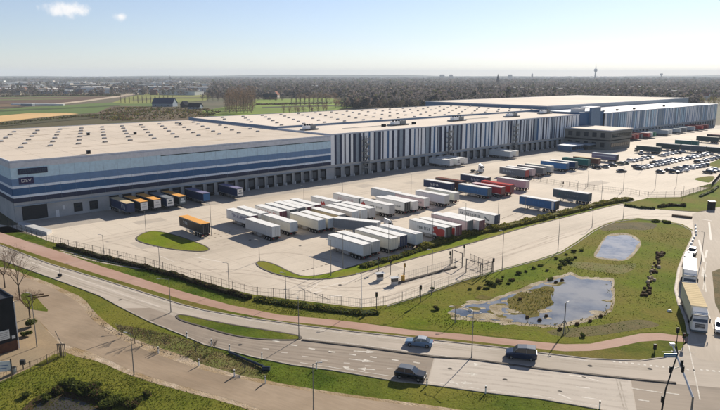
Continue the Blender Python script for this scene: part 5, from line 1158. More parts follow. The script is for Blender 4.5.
def shrub(px, py, rx, h, label, m, n, seed, group=None, size=.22, xy=None):
    r = random.Random(seed); x, y = xy or gp(px, py); b = MB(); cluster(b, 0, 0, 0, rx, rx, h, n, size, m, r)
    for k in range(5): a = r.uniform(0,6.28); b.tube((0,0,0),(rx*.5*math.cos(a),rx*.5*math.sin(a),h*.7),.04,.015,M_bark,4)
    o = b.build('shrub', loc=(x,y,.03)); tag(o, label, 'shrub', group); return o
sh = [(58,392,1.5,1.9,'dark green bush left of the near pond'),(66,389,1.6,2.0,'dark green bush above the near pond, second from left'),(74,390,1.8,2.3,'tall dark bush above the middle of the near pond'),(83,392,1.7,2.1,'dark bush right of the middle of the near pond'),(92,396,1.8,2.0,'spreading dark bush right of the near pond'),(101,401,1.7,1.8,'dark bush near the bottom edge right of the near pond'),(110,405,1.9,1.8,'rightmost large dark bush by the bottom edge'),(122,402,1.4,1.3,'medium green bush in the grass right of the near pond'),(133,406,1.5,1.4,'green bush at the bottom edge below the service road'),(45,401,1.2,1.2,'brown-green bush at the left shore of the near pond'),(96,386,1.1,1.0,'small bush in the grass above the near pond'),(72,382,1.0,.9,'small round bush in the middle of the grass corner'),(147,396,1.0,.8,'small bush in the grass just below the service road'),(28,397,1.0,1.0,'small tan bush left of the near pond'),
 (494,286,.9,.8,'dark bush on the bank above the big pond'),(518,274,.9,.8,'dark bush beside the railing end'),(499,283,1.0,1.0,'small dark bush on the bank, right of its larger twin'),(489,284,.9,.8,'small dark bush left on the bank above the big pond'),(569,262,1.5,1.1,'wide dark bush between the two ponds'),(563,264,1.2,1.0,'dark bush left of the wide one between the ponds'),(572,252,1.0,.8,'dark tuft bush on the slope below the entry road'),(551,280,.9,.8,'dark bush at the upper shore of the big pond'),(583,337,.6,.6,'small round bush on the bank below the pond'),(433,290,.8,.8,'small bush just below the bar fence'),(436,310,.9,.8,'small bush at the left tip of the big pond'),(655,222,1.8,.9,'dark flat bush at the top of the basin'),(667,222.6,2.0,.8,'second dark flat bush at the top of the basin'),*[(px_, py_, .45+.2*(i_%3), .4+.12*(i_%4), '%s little tuft bush from the left along the bank above the big pond' % ORD[i_]) for i_, (px_, py_) in enumerate(((470,290),(479,288.5),(486,289),(503,279),(508,284),(512,281),(526,272),(533,269),(541,266),(547,271),(556,259),(561,268),(566,255),(575,258),(581,251)))],
 (30,327,1.3,1.5,'dark bush beside the black building'),(27,336,1.2,1.3,'dark bush at the foot of the black building')]
for i, (px, py, rx, h, lb) in enumerate(sh): shrub(px, py, rx*(.85 if px < 150 else .9), h*(.55 if px < 150 and py > 370 else .8), lb, [M_leafd,M_leafm,M_leafm] if i % 4 else [M_leafd,M_scrub,M_leafm], int(260*rx*rx), 50+i, 'shrubs in the grass')
def stuff_patch(name, poly, n, hmin, hmax, m, seed, size=.16, z=.03, label=None, cat='plants', blades=3, holes=()):
    """uncountable low growth scattered inside an outline"""
    r = random.Random(seed); P = [gp(*p) for p in poly]; xs = [p[0] for p in P]; ys = [p[1] for p in P]; b = MB(); k = 0
    HP = [[gp(*p) for p in H] for H in holes]
    def inside(x, y, P=P):
        c = False; j = len(P)-1
        for i in range(len(P)):
            if (P[i][1] > y) != (P[j][1] > y) and x < (P[j][0]-P[i][0])*(y-P[i][1])/(P[j][1]-P[i][1])+P[i][0]: c = not c
            j = i
        return c
    pats = [(r.uniform(min(xs),max(xs)), r.uniform(min(ys),max(ys)), r.uniform(1,5)) for _ in range(40)]
    tries = 0
    while k < n and tries < n*12:
        tries += 1
        if r.random() < .6: q = r.choice(pats); x = r.gauss(q[0], q[2]); y = r.gauss(q[1], q[2])
        else: x = r.uniform(min(xs), max(xs)); y = r.uniform(min(ys), max(ys))
        if not inside(x, y) or any(inside(x, y, H) for H in HP): continue
        k += 1; h = r.uniform(hmin, hmax); mm = r.choice(m)
        for _ in range(blades):
            a = r.uniform(0, 6.28); s = size*r.uniform(.6,1.4); dx, dy = math.cos(a)*s, math.sin(a)*s; lx, ly = r.uniform(-.3,.3)*h, r.uniform(-.3,.3)*h
            b.face([(x-dx,y-dy,z),(x+dx,y+dy,z),(x+dx*.3+lx,y+dy*.3+ly,z+h)], mm)
    o = b.build(name); o['kind'] = 'stuff'; tag(o, label, cat); return o
stuff_patch('undergrowth', [(0,382),(39,368),(60,356),(84,356),(133,376),(182,390),(255,411),(120,430),(0,430)], 5000, .05, .16, [M_bl1,M_bl1,M_leafm,M_bl2], 1, .07, label='rough grass and weeds on the near corner by the pond', cat='grass')
stuff_patch('brush', [(112,324),(140,328),(180,337),(205,347),(230,354),(264,364),(268,376),(240,374),(205,364),(180,353),(150,343),(125,333)], 2200, .05, .25, [M_scrub,M_twig2,M_twig2,M_reed,M_leafm], 2, .05, label='brown brushwood and dead stalks in the roadside ditch', cat='brushwood')
stuff_patch('grass_tufts', [(0,261),(75,289),(150,325),(205,348),(270,364),(360,378),(540,402),(597,412),(540,418),(360,395),(265,379),(180,345),(112,328),(85,298),(50,283),(0,265)], 2500, .04, .12, [M_bl1,M_bl2,M_leafm], 3, .06, label='rough verge grass between the main road and the service road', cat='grass')
stuff_patch('basin_grass', [(362,312),(420,299),(492,276),(561,257),(600,232),(616,224),(680,228),(690,236),(680,260),(672,290),(682,330),(640,330),(590,340),(460,331)], 3500, .04, .16, [M_bl1,M_bl1,M_bl2,M_leafm], 4, .08, label='tufted olive grass covering the pond basin', cat='grass', holes=([(447,313),(490,299.5),(553,277.5),(613,278),(615,311),(578,324.5),(508,324.5)],[(605,233),(643,241),(627,262),(592,257)]))
stuff_patch('reeds', [(508,300),(525,292),(553,287),(554,303),(546,309),(528,317),(510,310)], 420, .15, .5, [M_reed,M_reed,M_bl2,M_leafm], 5, .06, label='brown reeds on the islet of the big pond', cat='reeds')
stuff_patch('reeds', [(450,320),(500,324),(555,328),(610,316),(616,296),(613,281),(600,279),(610,300),(600,315),(560,324),(500,321)], 160, .1, .28, [M_reed,M_leafm,M_bl2], 6, .08, label='tufts of reed fringing the lower shore of the big pond', cat='reeds')
stuff_patch('slope_grass', [(10,228),(60,249),(180,279),(255,300),(360,313),(360,322),(280,313.5),(180,290),(100,265),(50,248)], 2600, .05, .18, [M_bl1,M_bl1,M_leafm,M_bl2], 7, .08, label='tufted green grass on the slope below the dark hedge', cat='grass')
stuff_patch('stones', [(86,298),(95,312),(112,328),(140,342),(185,355),(202,365),(180,358),(140,346),(108,334),(88,316)], 420, .03, .12, [M_sand,M_kerb,M_mud], 8, .10, label='loose pale rubble on the service road shoulder', cat='rubble')
# marsh stones round the pond shore
for k, (px, py) in enumerate(((520,300),(556,283),(562,281),(527,318),(540,321),(546,317),(577,325),(590,322),(601,317),(560,330))):
    x, y = gp(px, py); b = MB(); r = random.Random(k); b.loft([[(.45*math.cos(a*1.047)*r.uniform(.7,1.2), .35*math.sin(a*1.047)*r.uniform(.7,1.2), 0) for a in range(6)],[(.3*math.cos(a*1.047)*r.uniform(.7,1.2), .22*math.sin(a*1.047)*r.uniform(.7,1.2), .42) for a in range(6)]], M_scrub); o = b.build('rock', loc=(x,y,.05)); tag(o, '%s dark boulder along the shore of the big pond, counted from the islet' % ORD[k], 'rock', 'dark boulders on the pond shore')
# log and rubble line in the basin
a = Vector(gp(645,296)); c = Vector(gp(661,253)); b = MB(); r = random.Random(5)
for k in range(60):
    t_ = r.random(); p = a.lerp(c, t_)-a; q = Vector((r.uniform(-.8,.8), r.uniform(-.6,.6))); s = r.uniform(.25,.6); m = M_sand if .25 < t_ < .65 and r.random() < .7 else M_scrub
    b.loft([[(p.x+q.x+s*math.cos(j*1.257)*r.uniform(.7,1.1), p.y+q.y+s*math.sin(j*1.257)*r.uniform(.7,1.1), 0) for j in range(5)],[(p.x+q.x+s*.6*math.cos(j*1.257), p.y+q.y+s*.6*math.sin(j*1.257), s*.9) for j in range(5)]], m)
o = b.build('rubble_heap', loc=(a.x,a.y,.04)); o['kind'] = 'stuff'; tag(o, 'long heap of earth and pale stones in the basin grass', 'rubble')
# culvert pipe and dark board in the ditch
p = gp(229,353.5); q = gp(267,370); b = MB(); M_pipe = paint('pipe_dark_blue', (.02,.03,.05))
b.tube((0,0,.22),(q[0]-p[0],q[1]-p[1],.3),.2,.2,M_pipe,10); b.build('culvert_pipe', loc=(p[0],p[1],.03)); tag(bpy.data.objects['culvert_pipe'], 'long dark blue culvert pipe lying in the brown ditch', 'pipe')
x, y = gp(266,370.5); b = MB(); b.tube((-.6,0,.3),(.6,0,.3),.35,.35,M_pipe,10); b.build('pipe_end', loc=(x,y,.04)); tag(bpy.data.objects['pipe_end'], 'short wide pipe end at the right of the ditch', 'pipe')
# white stones in the basin grass
for px, py, lb in ((669.5,311.5,'pale stone in the grass beside the queueing truck'),(434.5+36,311,'white marker stone in the left tip of the big pond')):
    x, y = gp(px, py); b = MB(); b.loft([[(.5,0,0),(.1,.4,0),(-.45,.2,0),(-.3,-.35,0),(.3,-.35,0)],[(.3,0,.35),(.1,.2,.35),(-.25,.1,.35),(-.2,-.2,.35),(.15,-.2,.35)]], M_gp); o = b.build('stone', loc=(x,y,.05)); tag(o, lb, 'stone')
# black building at the left edge
gx, gy = gp(18.8, 349); t = thing('black_building', (gx, gy, .02), 'black box building with pale corner strip and brown brick base at left edge', 'building', R(48))
M_bk = mat('black_cladding', (.012,.014,.018), .4, c2=(.018,.02,.026), scale=.5, fine=.05); M_bb = mat('brick_dark', (.13,.06,.035), .9, c2=(.09,.045,.03), scale=1.5, fine=.2)
b = MB(); b.box(-14,0,0,12,1.6,8.5,M_bk); b.build('wall', t); b = MB(); b.box(-13.95,-.05,.05,11.95,0,1.59,M_bb); b.build('brick_base', t)
b = MB(); b.box(-14.1,.1,-.1,.15,8.51,8.9,M_bk); b.box(-.15,.1,.16,12.1,8.51,8.9,M_bk); b.box(-14.1,-.16,11.85,12.1,8.51,8.9,M_bk); b.box(-14,-.16,.16,11.84,8.51,8.6,M_poled); b.build('roof', t)
b = MB(); b.box(.004,.12,-.12,.05,.1,8.0,M_white); b.build('corner_strip', t)
b = MB(); b.box(-2.7,-1.1,-.08,-.006,2.2,3.7,M_gp); sgn = b.build('notice_board', t); b = MB()
for k in range(4): b.box(-2.5,-1.4+.1*(k%2),-.1,-.081,2.4+k*.3,2.5+k*.3,M_greyp)
b.build('board_lines', sgn)
b = MB(); b.box(-.8,-.3,-.08,-.006,2.0,2.5,M_gp); b.build('small_notice', t)
# sign board, cabinet and gate pillar by the forecourt
x, y = gp(5.5, 376); t = thing('notice_board', (x, y, .03), 'black framed white notice board standing at the lower left edge', 'notice board', R(12))
b = MB(); b.box(-1.0,-.85,-.06,.06,0,2.6,M_poled); b.build('post', t); b = MB(); b.box(.85,1.0,-.06,.06,0,2.6,M_poled); b.build('post', t); b = MB(); b.box(-.84,.84,-.04,.04,.7,2.3,M_gp); b.build('panel', t); b = MB(); b.box(-.6,.5,-.05,-.041,1.6,1.7,M_sign); b.box(-.6,.3,-.05,-.041,1.2,1.28,M_sign); b.build('panel_lines', t)
x, y = gp(14.5, 373.5); t = thing('bin', (x, y, .03), 'small grey bin right of the notice board', 'bin'); b = MB(); b.tube((0,0,0),(0,0,.95),.3,.34,CM('greyw'),10); b.build('body', t); b = MB(); b.tube((0,0,.951),(0,0,1.05),.36,.30,M_dark,10); b.build('lid', t)
x, y = gp(23.5, 369.5); t = thing('letter_box', (x, y, .03), 'dark post box on a post by the forecourt fence', 'post box'); b = MB(); b.box(-.05,.05,-.05,.05,0,.8,M_poled); b.build('post', t); b = MB(); b.box(-.35,.35,-.2,.2,.8,1.5,M_poled); b.build('box', t)
x, y = gp(62, 356); t = thing('gate_pillar', (x, y, .03), 'grey barred gate pillar at the right end of the forecourt fence', 'gate pillar'); b = MB()
for k in range(5): b.box(-.6+k*.28,-.52+k*.28,-.1,.1,0,1.9,M_bark)
b.box(-.65,.65,-.12,.12,1.9,2.0,M_bark); b.build('bars', t)
# two kerb stones / boards on the service road
for px, py, lb in ((36,295.5,'dark plank lying on the upper service road'),(41,297,'second dark plank lying just below the first')):
    x, y = gp(px, py); b = MB(); b.box(-1.4,1.4,-.2,.2,0,.12,M_scrub); o = b.build('plank', loc=(x,y,.042)); o.rotation_euler = (0,0,R(28)); tag(o, lb, 'plank')
# ================================================================== TREES
def branchy(t, h, seed, spread=.42, m=M_twig, levels=4, r0=.16, up=.6):
    """bare tree: forking limbs and fine twigs"""
    r = random.Random(seed); tr = MB(); tw = MB()
    tr.tube((0,0,0),(0,0,h*.28),r0,r0*.8,M_bark,7)
    def grow(p, d, L, rad, lev):
        q = p+d*L; (tr if lev < 2 else tw).tube(p, q, rad, rad*.65, M_bark if lev < 2 else m, 5 if lev < 2 else 3)
        if lev >= levels: return
        for k in range(3 if lev < 2 else r.choice((2,3))):
            nd = (d+Vector((r.gauss(0,spread), r.gauss(0,spread), r.gauss(.08,.2)*up))).normalized(); grow(q if k < 2 else p+d*L*.6, nd, L*r.uniform(.62,.82), rad*.62, lev+1)
    for k in range(4): 
        a = k*1.57+r.random(); grow(Vector((0,0,h*.28)), Vector((math.cos(a)*.5, math.sin(a)*.5, .8)).normalized(), h*.22, r0*.6, 0)
    tr.build('trunk', t); tw.build('crown', t)
for px, py, h, lb, sd_ in ((20,300,10.5,'bare spreading tree beside the black building',1),(5,288,9.5,'bare tree at the left edge above the black building',2),(30,318,6.0,'small bare tree in front of the black building corner',3),(135,343.5,3.0,'small leafless bush tree with dark branches on the road shoulder',4),(150,342.5,2.6,'second small leafless bush tree on the road shoulder',6),(122,338,2.8,'leafless bush tree at the left end of the ditch brush',7),(165,348,2.2,'leafless bush tree in the ditch brush, third from left',8),(196,352,2.0,'leafless bush tree in the ditch brush, fourth from left',9),(214,352,2.4,'leafless bush tree in the ditch near the culvert pipe',10),(245,372,1.8,'leafless bush tree below the culvert pipe',11)):
    x, y = gp(px, py); t = thing('bare_tree', (x, y, .03), lb, 'tree'); branchy(t, h, sd_, levels=6 if h > 9 else (5 if h > 5 else 4), m=M_twig2 if h > 5 else M_bark, r0=.14 if h > 5 else .07)
# mid-distance trees: trunk plus crown of twigs
def midtree(x, y, h, w, label, m, n, seed, group, kind='round', cat='tree', size=.8):
    r = random.Random(seed); t = thing('tree', (x, y, 0), label, cat, 0, group)
    b = MB(); b.tube((0,0,0),(0,0,h*.45),.35,.22,M_bark,5)
    for k in range(4): a = r.uniform(0,6.28); b.tube((0,0,h*.35),(w*.4*math.cos(a),w*.4*math.sin(a),h*.8),.15,.05,M_bark,4)
    b.build('trunk', t); b = MB()
    if kind == 'tall': lumps = [(r.uniform(-.2,.2)*w, r.uniform(-.2,.2)*w, h*z, .55) for z in (.2,.35,.5,.62,.75,.88)]
    else: lumps = [(r.uniform(-.45,.45)*w, r.uniform(-.45,.45)*w, h*r.uniform(.35,.8), r.uniform(.4,.6)) for _ in range(7)]
    for _ in range(n):
        l = r.choice(lumps); 
        while True:
            q = Vector([r.uniform(-1,1) for _ in range(3)])
            if q.length <= 1: break
        p = Vector((l[0]+q.x*w*l[3], l[1]+q.y*w*l[3], min(h, max(h*.12, l[2]+q.z*h*.25)))); s = size*.62*r.uniform(.5,1.3)
        a = Vector((r.gauss(0,.5), r.gauss(0,.5), r.gauss(.5,1))).normalized()*s; c = Vector((r.gauss(0,1),r.gauss(0,1),r.gauss(0,1))).cross(a).normalized()*s*.25
        b.face((p-a,p-c,p+a,p+c), m[_ % len(m)])
    b.build('crown', t); return t
sd_ = 100
def trow(pts, h, w, m, n, what, group, kind='round', size=.8):
    global sd_
    for i, (px, py) in enumerate(pts):
        sd_ += 1; x, y = gp(px, py); hh = h*rnd.uniform(.85, 1.15)
        midtree(x, y, hh, w, '%s, %s from the left' % (what, ORD[i]), m, n, sd_, group, kind, size=size)
T1 = [M_twig, M_twig, M_bark]; T2 = [M_twig2, M_twig, M_twig2]; T3_ = [M_leafd, M_twig, M_leafm]
trow([(121+4.3*k, 103.3+(k%2)*.3) for k in range(13)], 13, 1.8, T1, 200, 'thin bare avenue tree on the lime field', 'avenue trees on the lime field', 'tall', .8)
trow([(226+3.6*(k%8)+(k//8)*1.8, 113.5-(k//8)*2.6) for k in range(24)], 26, 4.4, [M_twig, M_twig, M_twig2], 520, 'tall grey bare tree in the dense grove', 'dense grove behind the cream roof', 'tall', 1.2)
trow([(284+4.7*k+((k*7)%3), 114.2-(k%3)*.5) for k in range(10)], 11, 4, T2, 330, 'low brown tree in the front orchard row', 'front orchard row beyond the roof', 'round', .8)
trow([(292+4.3*k, 106.5-(k%2)*1.2) for k in range(9)], 16, 2.6, T1, 330, 'thin tall tree in the second orchard row', 'second orchard row', 'tall', .9)
trow([(300+5*k, 101.5) for k in range(8)], 16, 6, T2, 380, 'warm brown tree in the line behind the orchard', 'brown tree line behind the orchard', 'round', 1.2)
trow([(336+5.2*k, 108.6-(k%2)*1.8) for k in range(9)], 14, 6, T2, 520, 'rounded brown tree at the right of the bright field', 'brown trees right of the bright field', 'round', 1.1)
trow([(384+5.5*k, 109.0-(k%3)*1.2) for k in range(11)], 14, 7, [M_twig, M_twig, M_leafd], 480, 'grey-brown tree at the wood edge above the rear roof', 'wood edge above the rear roof', 'round', 1.2)
trow([(203+5*k, 100.5+(k%2)) for k in range(5)], 15, 6, T1, 360, 'dark tree left of the dense grove', 'trees left of the dense grove', 'round', 1.2)
trow([(258+6*k, 101+(k%2)) for k in range(5)], 9, 4, [M_leafd, M_twig], 260, 'small dark tree at the back of the bright field', 'small trees at the back of the bright field', 'round', .9)
trow([(690+6*k, 107-(k%2)*2) for k in range(6)], 15, 8, [M_leafm, M_reed, M_twig2], 420, 'yellow-green tree behind the right end of the halls', 'trees behind the right end of the halls', 'round', 1.3)
# low field bushes
trow([(150+7*k, 112+(k%3)*2) for k in range(9)], 4, 4, [M_scrub, M_reed, M_leafm], 150, 'low heath bush just beyond the roof edge', 'heath bushes beyond the roof edge', 'round', .6)
stuff_patch('heath_growth', [(90,118),(112,107.5),(145,107.5),(200,108.5),(222,112),(205,118),(150,120),(110,121)], 2600, .5, 1.8, [M_scrub,M_twig2,M_reed,M_leafm,M_leafd], 21, .8, z=.3, label='rough brown heath growth beyond the cream roof', cat='heath')
stuff_patch('field_margin', [(0,123.5),(60,117),(120,113),(160,109),(160,110.5),(120,114.5),(60,119.5),(0,126)], 1100, .4, 1.3, [M_leafd,M_scrub,M_leafm], 22, .9, z=.2, label='dark weedy margin below the orange stubble field', cat='margin')
stuff_patch('field_margin', [(0,96.4),(60,95.6),(120,95.2),(120,95.9),(60,96.3),(0,97.2)], 900, 1.0, 4.0, [M_leafd,M_scrub,M_twig], 23, 2.0, z=.2, label='thin hedgerow between the town and the brown field', cat='hedgerow')
stuff_patch('field_margin', [(256,104.5),(345,103),(345,103.8),(256,105.5)], 700, .6, 2.2, [M_leafd,M_scrub,M_twig], 24, 1.0, z=.4, label='dark ditch growth across the bright green field', cat='ditch growth')
# ================================================================== FARM AND TOWN
WN = {'far_roof_red':'red','far_roof_grey':'grey','far_roof_brown':'brown','far_white':'white','far_cream':'cream','far_brick':'brick','far_blue_roof':'blue','far_black':'black','far_greyblue':'blue-grey'}
M_rt = [paint('far_roof_red', (.24,.11,.08), .9, spec=.05), paint('far_roof_grey', (.12,.12,.13), .9, spec=.05), paint('far_roof_brown', (.15,.10,.08), .9, spec=.05), paint('far_white', (.70,.70,.68), .9, spec=.05), paint('far_cream', (.50,.45,.38), .9, spec=.05), paint('far_brick', (.22,.12,.09), .9, spec=.05), paint('far_blue_roof', (.025,.045,.10), .9, spec=.05), paint('far_black', (.018,.02,.03), .9, spec=.05), paint('far_greyblue', (.25,.29,.33), .9, spec=.05)]
def gabled(x, y, L, W, h, rh, rz, wm, rm, label, cat='house', group=None, name='house', win=True):
    t = thing(name, (x, y, 0), label, cat, rz, group)
    b = MB(); b.loft([[(-L/2,-W/2,0),(-L/2,W/2,0),(-L/2,W/2,h),(-L/2,0,h+rh-.05),(-L/2,-W/2,h)],[(L/2,-W/2,0),(L/2,W/2,0),(L/2,W/2,h),(L/2,0,h+rh-.05),(L/2,-W/2,h)]], wm); b.build('wall', t)
    b = MB(); e = .5
    for s in (-1,1): b.loft([[(-L/2-e,s*(W/2+e),h-.3),(-L/2-e,0,h+rh),(-L/2-e,0,h+rh+.25),(-L/2-e,s*(W/2+e),h)],[(L/2+e,s*(W/2+e),h-.3),(L/2+e,0,h+rh),(L/2+e,0,h+rh+.25),(L/2+e,s*(W/2+e),h)]], rm)
    b.build('roof', t)
    if win:
        b = MB()
        for k in range(3): b.box(-L*.35+k*L*.3, -L*.35+k*L*.3+1.4, -W/2-.05, -W/2-.01, 1.0, 2.4, M_glass)
        b.build('window', t)
    return t
x, y = gp(165, 106.5); gabled(x, y, 30, 16, 4.5, 7, R(-8), M_rt[8], M_rt[6], 'big barn with dark blue roof on the heath beyond the cream roof', 'barn', None, 'barn')
x, y = gp(185, 107.5); gabled(x, y, 8, 9, 3.5, 5, R(60), M_rt[7], M_rt[7], 'small black barn right of the blue-roofed barn', 'barn', None, 'barn')
x, y = gp(195.5, 109.0); gabled(x, y, 16, 11, 3, 4.5, R(-10), M_rt[8], M_rt[7], 'wide black-roofed barn, rightmost of the three', 'barn', None, 'barn')
x, y = gp(270, 99.5); gabled(x, y, 24, 12, 4, 6, R(5), M_rt[5], M_rt[7], 'dark farmhouse at the back edge of the bright field', 'house', None)
x, y = gp(276, 98.5); gabled(x, y, 14, 10, 7, 6, R(80), M_rt[4], M_rt[0], 'tan-walled house right behind the dark farmhouse', 'house', None)
x, y = gp(261.5, 94.5); gabled(x, y, 12, 10, 6, 3, R(0), M_rt[3], M_rt[1], 'white house left of the tan-walled one', 'house', None)
x, y = gp(422.5, 90.8); gabled(x, y, 26, 14, 5, 5, R(10), M_rt[3], M_rt[7], 'white house alone in the middle of the woods', 'house', None)
x, y = gp(438, 99.5); gabled(x, y, 9, 8, 8, 4, R(10), M_rt[4], M_rt[1], 'small pale house low in the woods near the rear roof', 'house', None)
def shed(x, y, L, W, h, rz, wm, rm, label, group):
    t = thing('industrial_building', (x, y, 0), label, 'building', rz, group); b = MB(); b.box(-L/2,L/2,-W/2,W/2,0,h,wm); b.build('wall', t); b = MB(); b.box(-L/2-.2,L/2+.2,-W/2-.2,W/2+.2,h+.002,h+.6,rm); b.build('roof', t)
x, y = gp(304, 92.3); shed(x, y, 80, 20, 6, R(-12), M_rt[8], M_rt[3], 'long white-roofed shed behind the orchards', None)
x, y = gp(282, 93); shed(x, y, 40, 20, 5, R(-12), M_rt[8], M_rt[3], 'shorter white-roofed shed left of the long one behind the orchards', None)
x, y = gp(38, 105.6); shed(x, y, 85, 5, 2.2, R(-12), M_rt[3], M_rt[3], 'long low white polytunnel on the pinkish field', None)
x, y = gp(28, 106); shed(x, y, 18, 6, 3.0, R(-12), M_rt[8], M_rt[3], 'short white shed at the left end of the polytunnel', None)
r = random.Random(77); GS = 'pale sheds of the distant town'; GH = 'houses of the distant town'
def far(px, py, big):
    x, y = gp(px, py); 
    if big: L = r.uniform(35,110); wm = r.choice((M_rt[3],M_rt[3],M_rt[4],M_rt[8],M_rt[1])); white = wm in (M_rt[3],)
    if big:
        rm = r.choice((M_rt[3],M_rt[3],M_rt[4],M_rt[1])); shed(x, y, L, L*r.uniform(.3,.6), r.uniform(6,12), R(r.uniform(-25,15)), wm, rm, '%s-walled shed with flat %s roof in the distant town' % (WN[wm.name], WN[rm.name]), GS)
    else:
        wm = r.choice((M_rt[3],M_rt[5],M_rt[4],M_rt[5])); rm = r.choice(M_rt[:3]); gabled(x, y, r.uniform(10,18), r.uniform(8,11), r.uniform(5,8), r.uniform(3,5), R(r.uniform(-90,90)), wm, rm, 'small %s house with pitched %s roof in the distant town' % (WN[wm.name], WN[rm.name]), 'house', GH, win=False)
for _ in range(100): far(r.uniform(-10,215), r.choice((r.gauss(91,1.6), r.gauss(84.5,1.2))), True)
for _ in range(90): far(r.uniform(-10,215), min(95, r.gauss(91.5,2.0)), False)
for _ in range(16): far(r.uniform(205,350), r.gauss(87,2), True)
for _ in range(60): far(r.uniform(350,620), r.gauss(88,3.2), r.random() < .4)
for _ in range(22): far(r.uniform(600,700), r.uniform(90,98), True)
for _ in range(36): far(r.uniform(610,715), r.uniform(92,103), False)
for _ in range(8): far(r.uniform(500,560), r.uniform(91,97), True)
# towers
def tower(px, py_base, dist, h, label, kind):
    d = (dist, ); x = (px-360)/F_PX*(dist*_cp+CAM_H*_sp); t = thing(kind, (x, dist, 0), label, kind.replace('_',' ')); return t
t = tower(595, 0, 6000, 0, 'tall slim radio tower with bulging platform on the horizon at right', 'radio_tower')
b = MB(); b.tube((0,0,0),(0,0,72),9,6,M_rt[1],10); b.build('shaft', t); b = MB(); b.tube((0,0,72),(0,0,82),10,15,M_rt[1],12); b.tube((0,0,82),(0,0,100),15,13,M_rt[8],12); b.build('platform', t); b = MB(); b.tube((0,0,100),(0,0,122),5,3,M_rt[1],6); b.tube((0,0,122),(0,0,145),1.5,1,M_rt[0],5); b.build('mast', t)
t = tower(661, 0, 6500, 0, 'squat water tower on the horizon right of the radio tower', 'water_tower'); b = MB(); b.tube((0,0,0),(0,0,40),6,5,M_rt[1],8); b.build('shaft', t); b = MB(); b.tube((0,0,40),(0,0,48),9,14,M_rt[1],12); b.tube((0,0,48),(0,0,58),14,12,M_rt[1],12); b.build('tank', t)
t = tower(532, 0, 6500, 0, 'small stepped tower on the horizon above the halls', 'church_tower'); b = MB(); b.box(-7,7,-7,7,0,48,M_rt[2]); b.build('tower', t); b = MB(); b.loft([[(-7,-7,48),(7,-7,48),(7,7,48),(-7,7,48)],[(-.5,-.5,60),(.5,-.5,60),(.5,.5,60),(-.5,.5,60)]], M_rt[1]); b.build('spire', t)
t = tower(497.5, 0, 2300, 0, 'dark pointed church spire among the woods above the halls', 'church'); b = MB(); b.box(-4,4,-4,4,0,24,M_rt[2]); b.build('tower', t); b = MB(); b.loft([[(-4.4,-4.4,24),(4.4,-4.4,24),(4.4,4.4,24),(-4.4,4.4,24)],[(-.3,-.3,47),(.3,-.3,47),(.3,.3,47),(-.3,.3,47)]], M_rt[1]); b.build('spire', t); b = MB(); b.box(3.6,26,-5,5,0,9,M_rt[5]); b.build('nave', t)
for px, ds, L, lb in ((442,7600,56,'long flat tower block on the horizon, left one of three'),(451,7600,40,'flat tower block on the horizon, middle one of three'),(510,7600,46,'flat tower block on the horizon, right one of three')):
    t = tower(px, 0, ds, 0, lb, 'tower_block'); b = MB(); b.box(-L/2,L/2,-10,10,0,47,M_rt[1]); b.build('wall', t); b = MB(); b.box(-L/2+5,L/2-5,-8,8,47.01,49,M_rt[8]); b.build('roof', t)
for px, ds, h in ((170.5,2600,42),(36,2400,22),(541,2100,20)):
    t = tower(px, 0, ds, 0, {170.5:'thin lattice mast rising above the lime field town edge',36:'thin pole mast above the brown field at left',541:'small dark mast in the woods above the halls'}[px], 'mast'); b = MB(); b.tube((0,0,0),(0,0,h),1.0,.4,M_rt[1],5); b.build('pole', t); b = MB(); b.box(-2,2,-.3,.3,h*.8,h*.8+.8,M_rt[1]); b.build('cross_arm', t)
# hills on the horizon
b = MB(); ys = 9500; N = 40; top = []; M_hill = mat('far_hill', (.035,.042,.028), .95, c2=(.05,.055,.035), scale=.003, fine=.1)
top = [(-9000+k*15000/N, ys+300*math.sin(k*.7), 34+12*math.sin(k*.33+.5)+5*math.sin(k*1.3)) for k in range(N+1)]
b.loft([[(p[0],p[1]-900,-1),(p[0],p[1],max(8,p[2])),(p[0],p[1]+2500,-1)] for p in top], M_hill, cap=True); o = b.build('hills'); o['kind'] = 'structure'
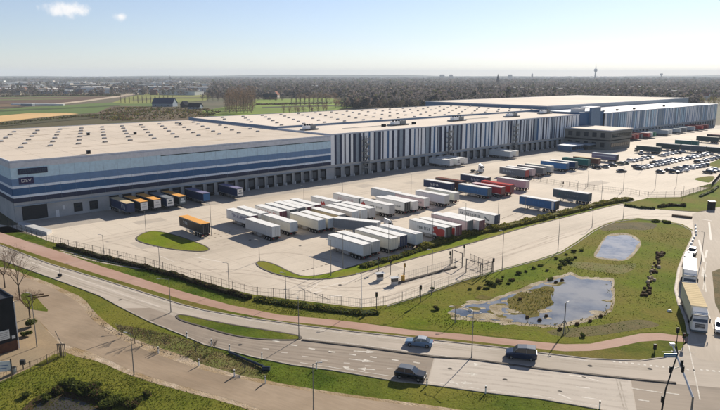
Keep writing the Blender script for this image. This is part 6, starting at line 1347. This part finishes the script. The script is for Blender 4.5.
# far woods: thousands of crowns nobody could count
import numpy as np
def woods(name, n, ymin, ymax, xr, hw, seed, faces, mats, label, dens=None, power=1.0):
    g = np.random.default_rng(seed); V = []; Fi = []; MI = []
    cnt = 0
    while cnt < n:
        py = ymin+(ymax-ymin)*g.random()**power; px = g.uniform(*xr)
        if dens and g.random() > dens(px, py): continue
        x, y = gp(px, py); cnt += 1; D = y
        h = g.uniform(9, 17)*(1+.15*g.standard_normal()); w = hw*g.uniform(.7,1.4)*max(1.0, D/2500)
        for k in range(faces):
            q = g.standard_normal(3); q /= np.linalg.norm(q)+1e-6; q *= g.random()**.33
            c = np.array((x+q[0]*w, y+q[1]*w, max(1.0, h*.55+q[2]*h*.48))); s = (h*.42 if faces <= 8 else h*(.17 if faces < 40 else .12))*g.uniform(.6,1.3)
            a = g.standard_normal(3); a /= np.linalg.norm(a); e = np.cross(a, g.standard_normal(3)); e /= np.linalg.norm(e)+1e-6
            sx = w/h*1.2 if faces <= 8 else 1.0
            a = a*s*np.array((sx,sx,1)); e = e*s*.8*np.array((sx,sx,1)); i = len(V)
            V += [tuple(c-a), tuple(c-e), tuple(c+a), tuple(c+e)]; Fi.append((i,i+1,i+2,i+3)); MI.append(int(g.integers(len(mats))))
    me = bpy.data.meshes.new(name); me.from_pydata(V, [], Fi)
    for m in mats: me.materials.append(m)
    me.polygons.foreach_set('material_index', MI); me.update(); o = bpy.data.objects.new(name, me); link(o); o['kind'] = 'stuff'; tag(o, label, 'woods'); return o
M_w1 = mat('wood_grey', (.150,.132,.130), .95, c2=(.12,.11,.11), scale=.01, fine=.2, trans=.4); M_w2 = mat('wood_brown', (.175,.135,.118), .95, c2=(.135,.11,.10), scale=.01, fine=.2, trans=.4); M_w3 = mat('wood_green', (.085,.09,.055), .95, c2=(.075,.075,.04), scale=.01, fine=.2, trans=.4); M_w4 = mat('wood_tan', (.24,.17,.11), .95)
def dn(px, py):
    if py < 82: return 1.0
    if px < 210: return .30 if py < 95.5 and py > 94.6 else (.13 if py < 95 else 0)
    if px < 345: return 1.0 if py < 92 else (.7 if py < 98 else 0)
    if px < 600: return .6 if py < 95 else .9
    return .55 if py < 96 else .35
woods('distant_woodland', 9000, 76.6, 86, (-60,790), 12, 1, 6, [M_w1,M_w1,M_w2,M_w3], 'blue-grey distant woodland reaching the horizon', dn, 1.0)
woods('woodland', 5600, 85, 100, (-40,780), 7, 2, 26, [M_w1,M_w2,M_w1,M_w3,M_w4], 'brown leafless woods and gardens round the distant town', dn)
woods('woodland', 1700, 96, 108.5, (345,700), 5.5, 3, 60, [M_w1,M_w2,M_w1,M_w3], 'dense bare wood directly behind the rear roofs', lambda px, py: 1.0 if 350 < px < 640 and py < 109 else .5)
# ================================================================== AIR
b = MB(); b.box(-16500,16500,-1500,16500,-1,152,M_white); hz = b.build('haze'); hz['kind'] = 'stuff'; tag(hz, 'pale blue haze over the far land', 'haze')
m = bpy.data.materials.new('haze_air'); m.use_nodes = True; t = m.node_tree; t.nodes.clear()
o_ = t.nodes.new('ShaderNodeOutputMaterial'); v_ = t.nodes.new('ShaderNodeVolumePrincipled'); v_.inputs['Density'].default_value = .00009; v_.inputs['Color'].default_value = (.80,.90,1.0,1); v_.inputs['Anisotropy'].default_value = .0
t.links.new(v_.outputs[0], o_.inputs['Volume']); hz.data.materials.clear(); hz.data.materials.append(m)
hz.display_type = 'WIRE'
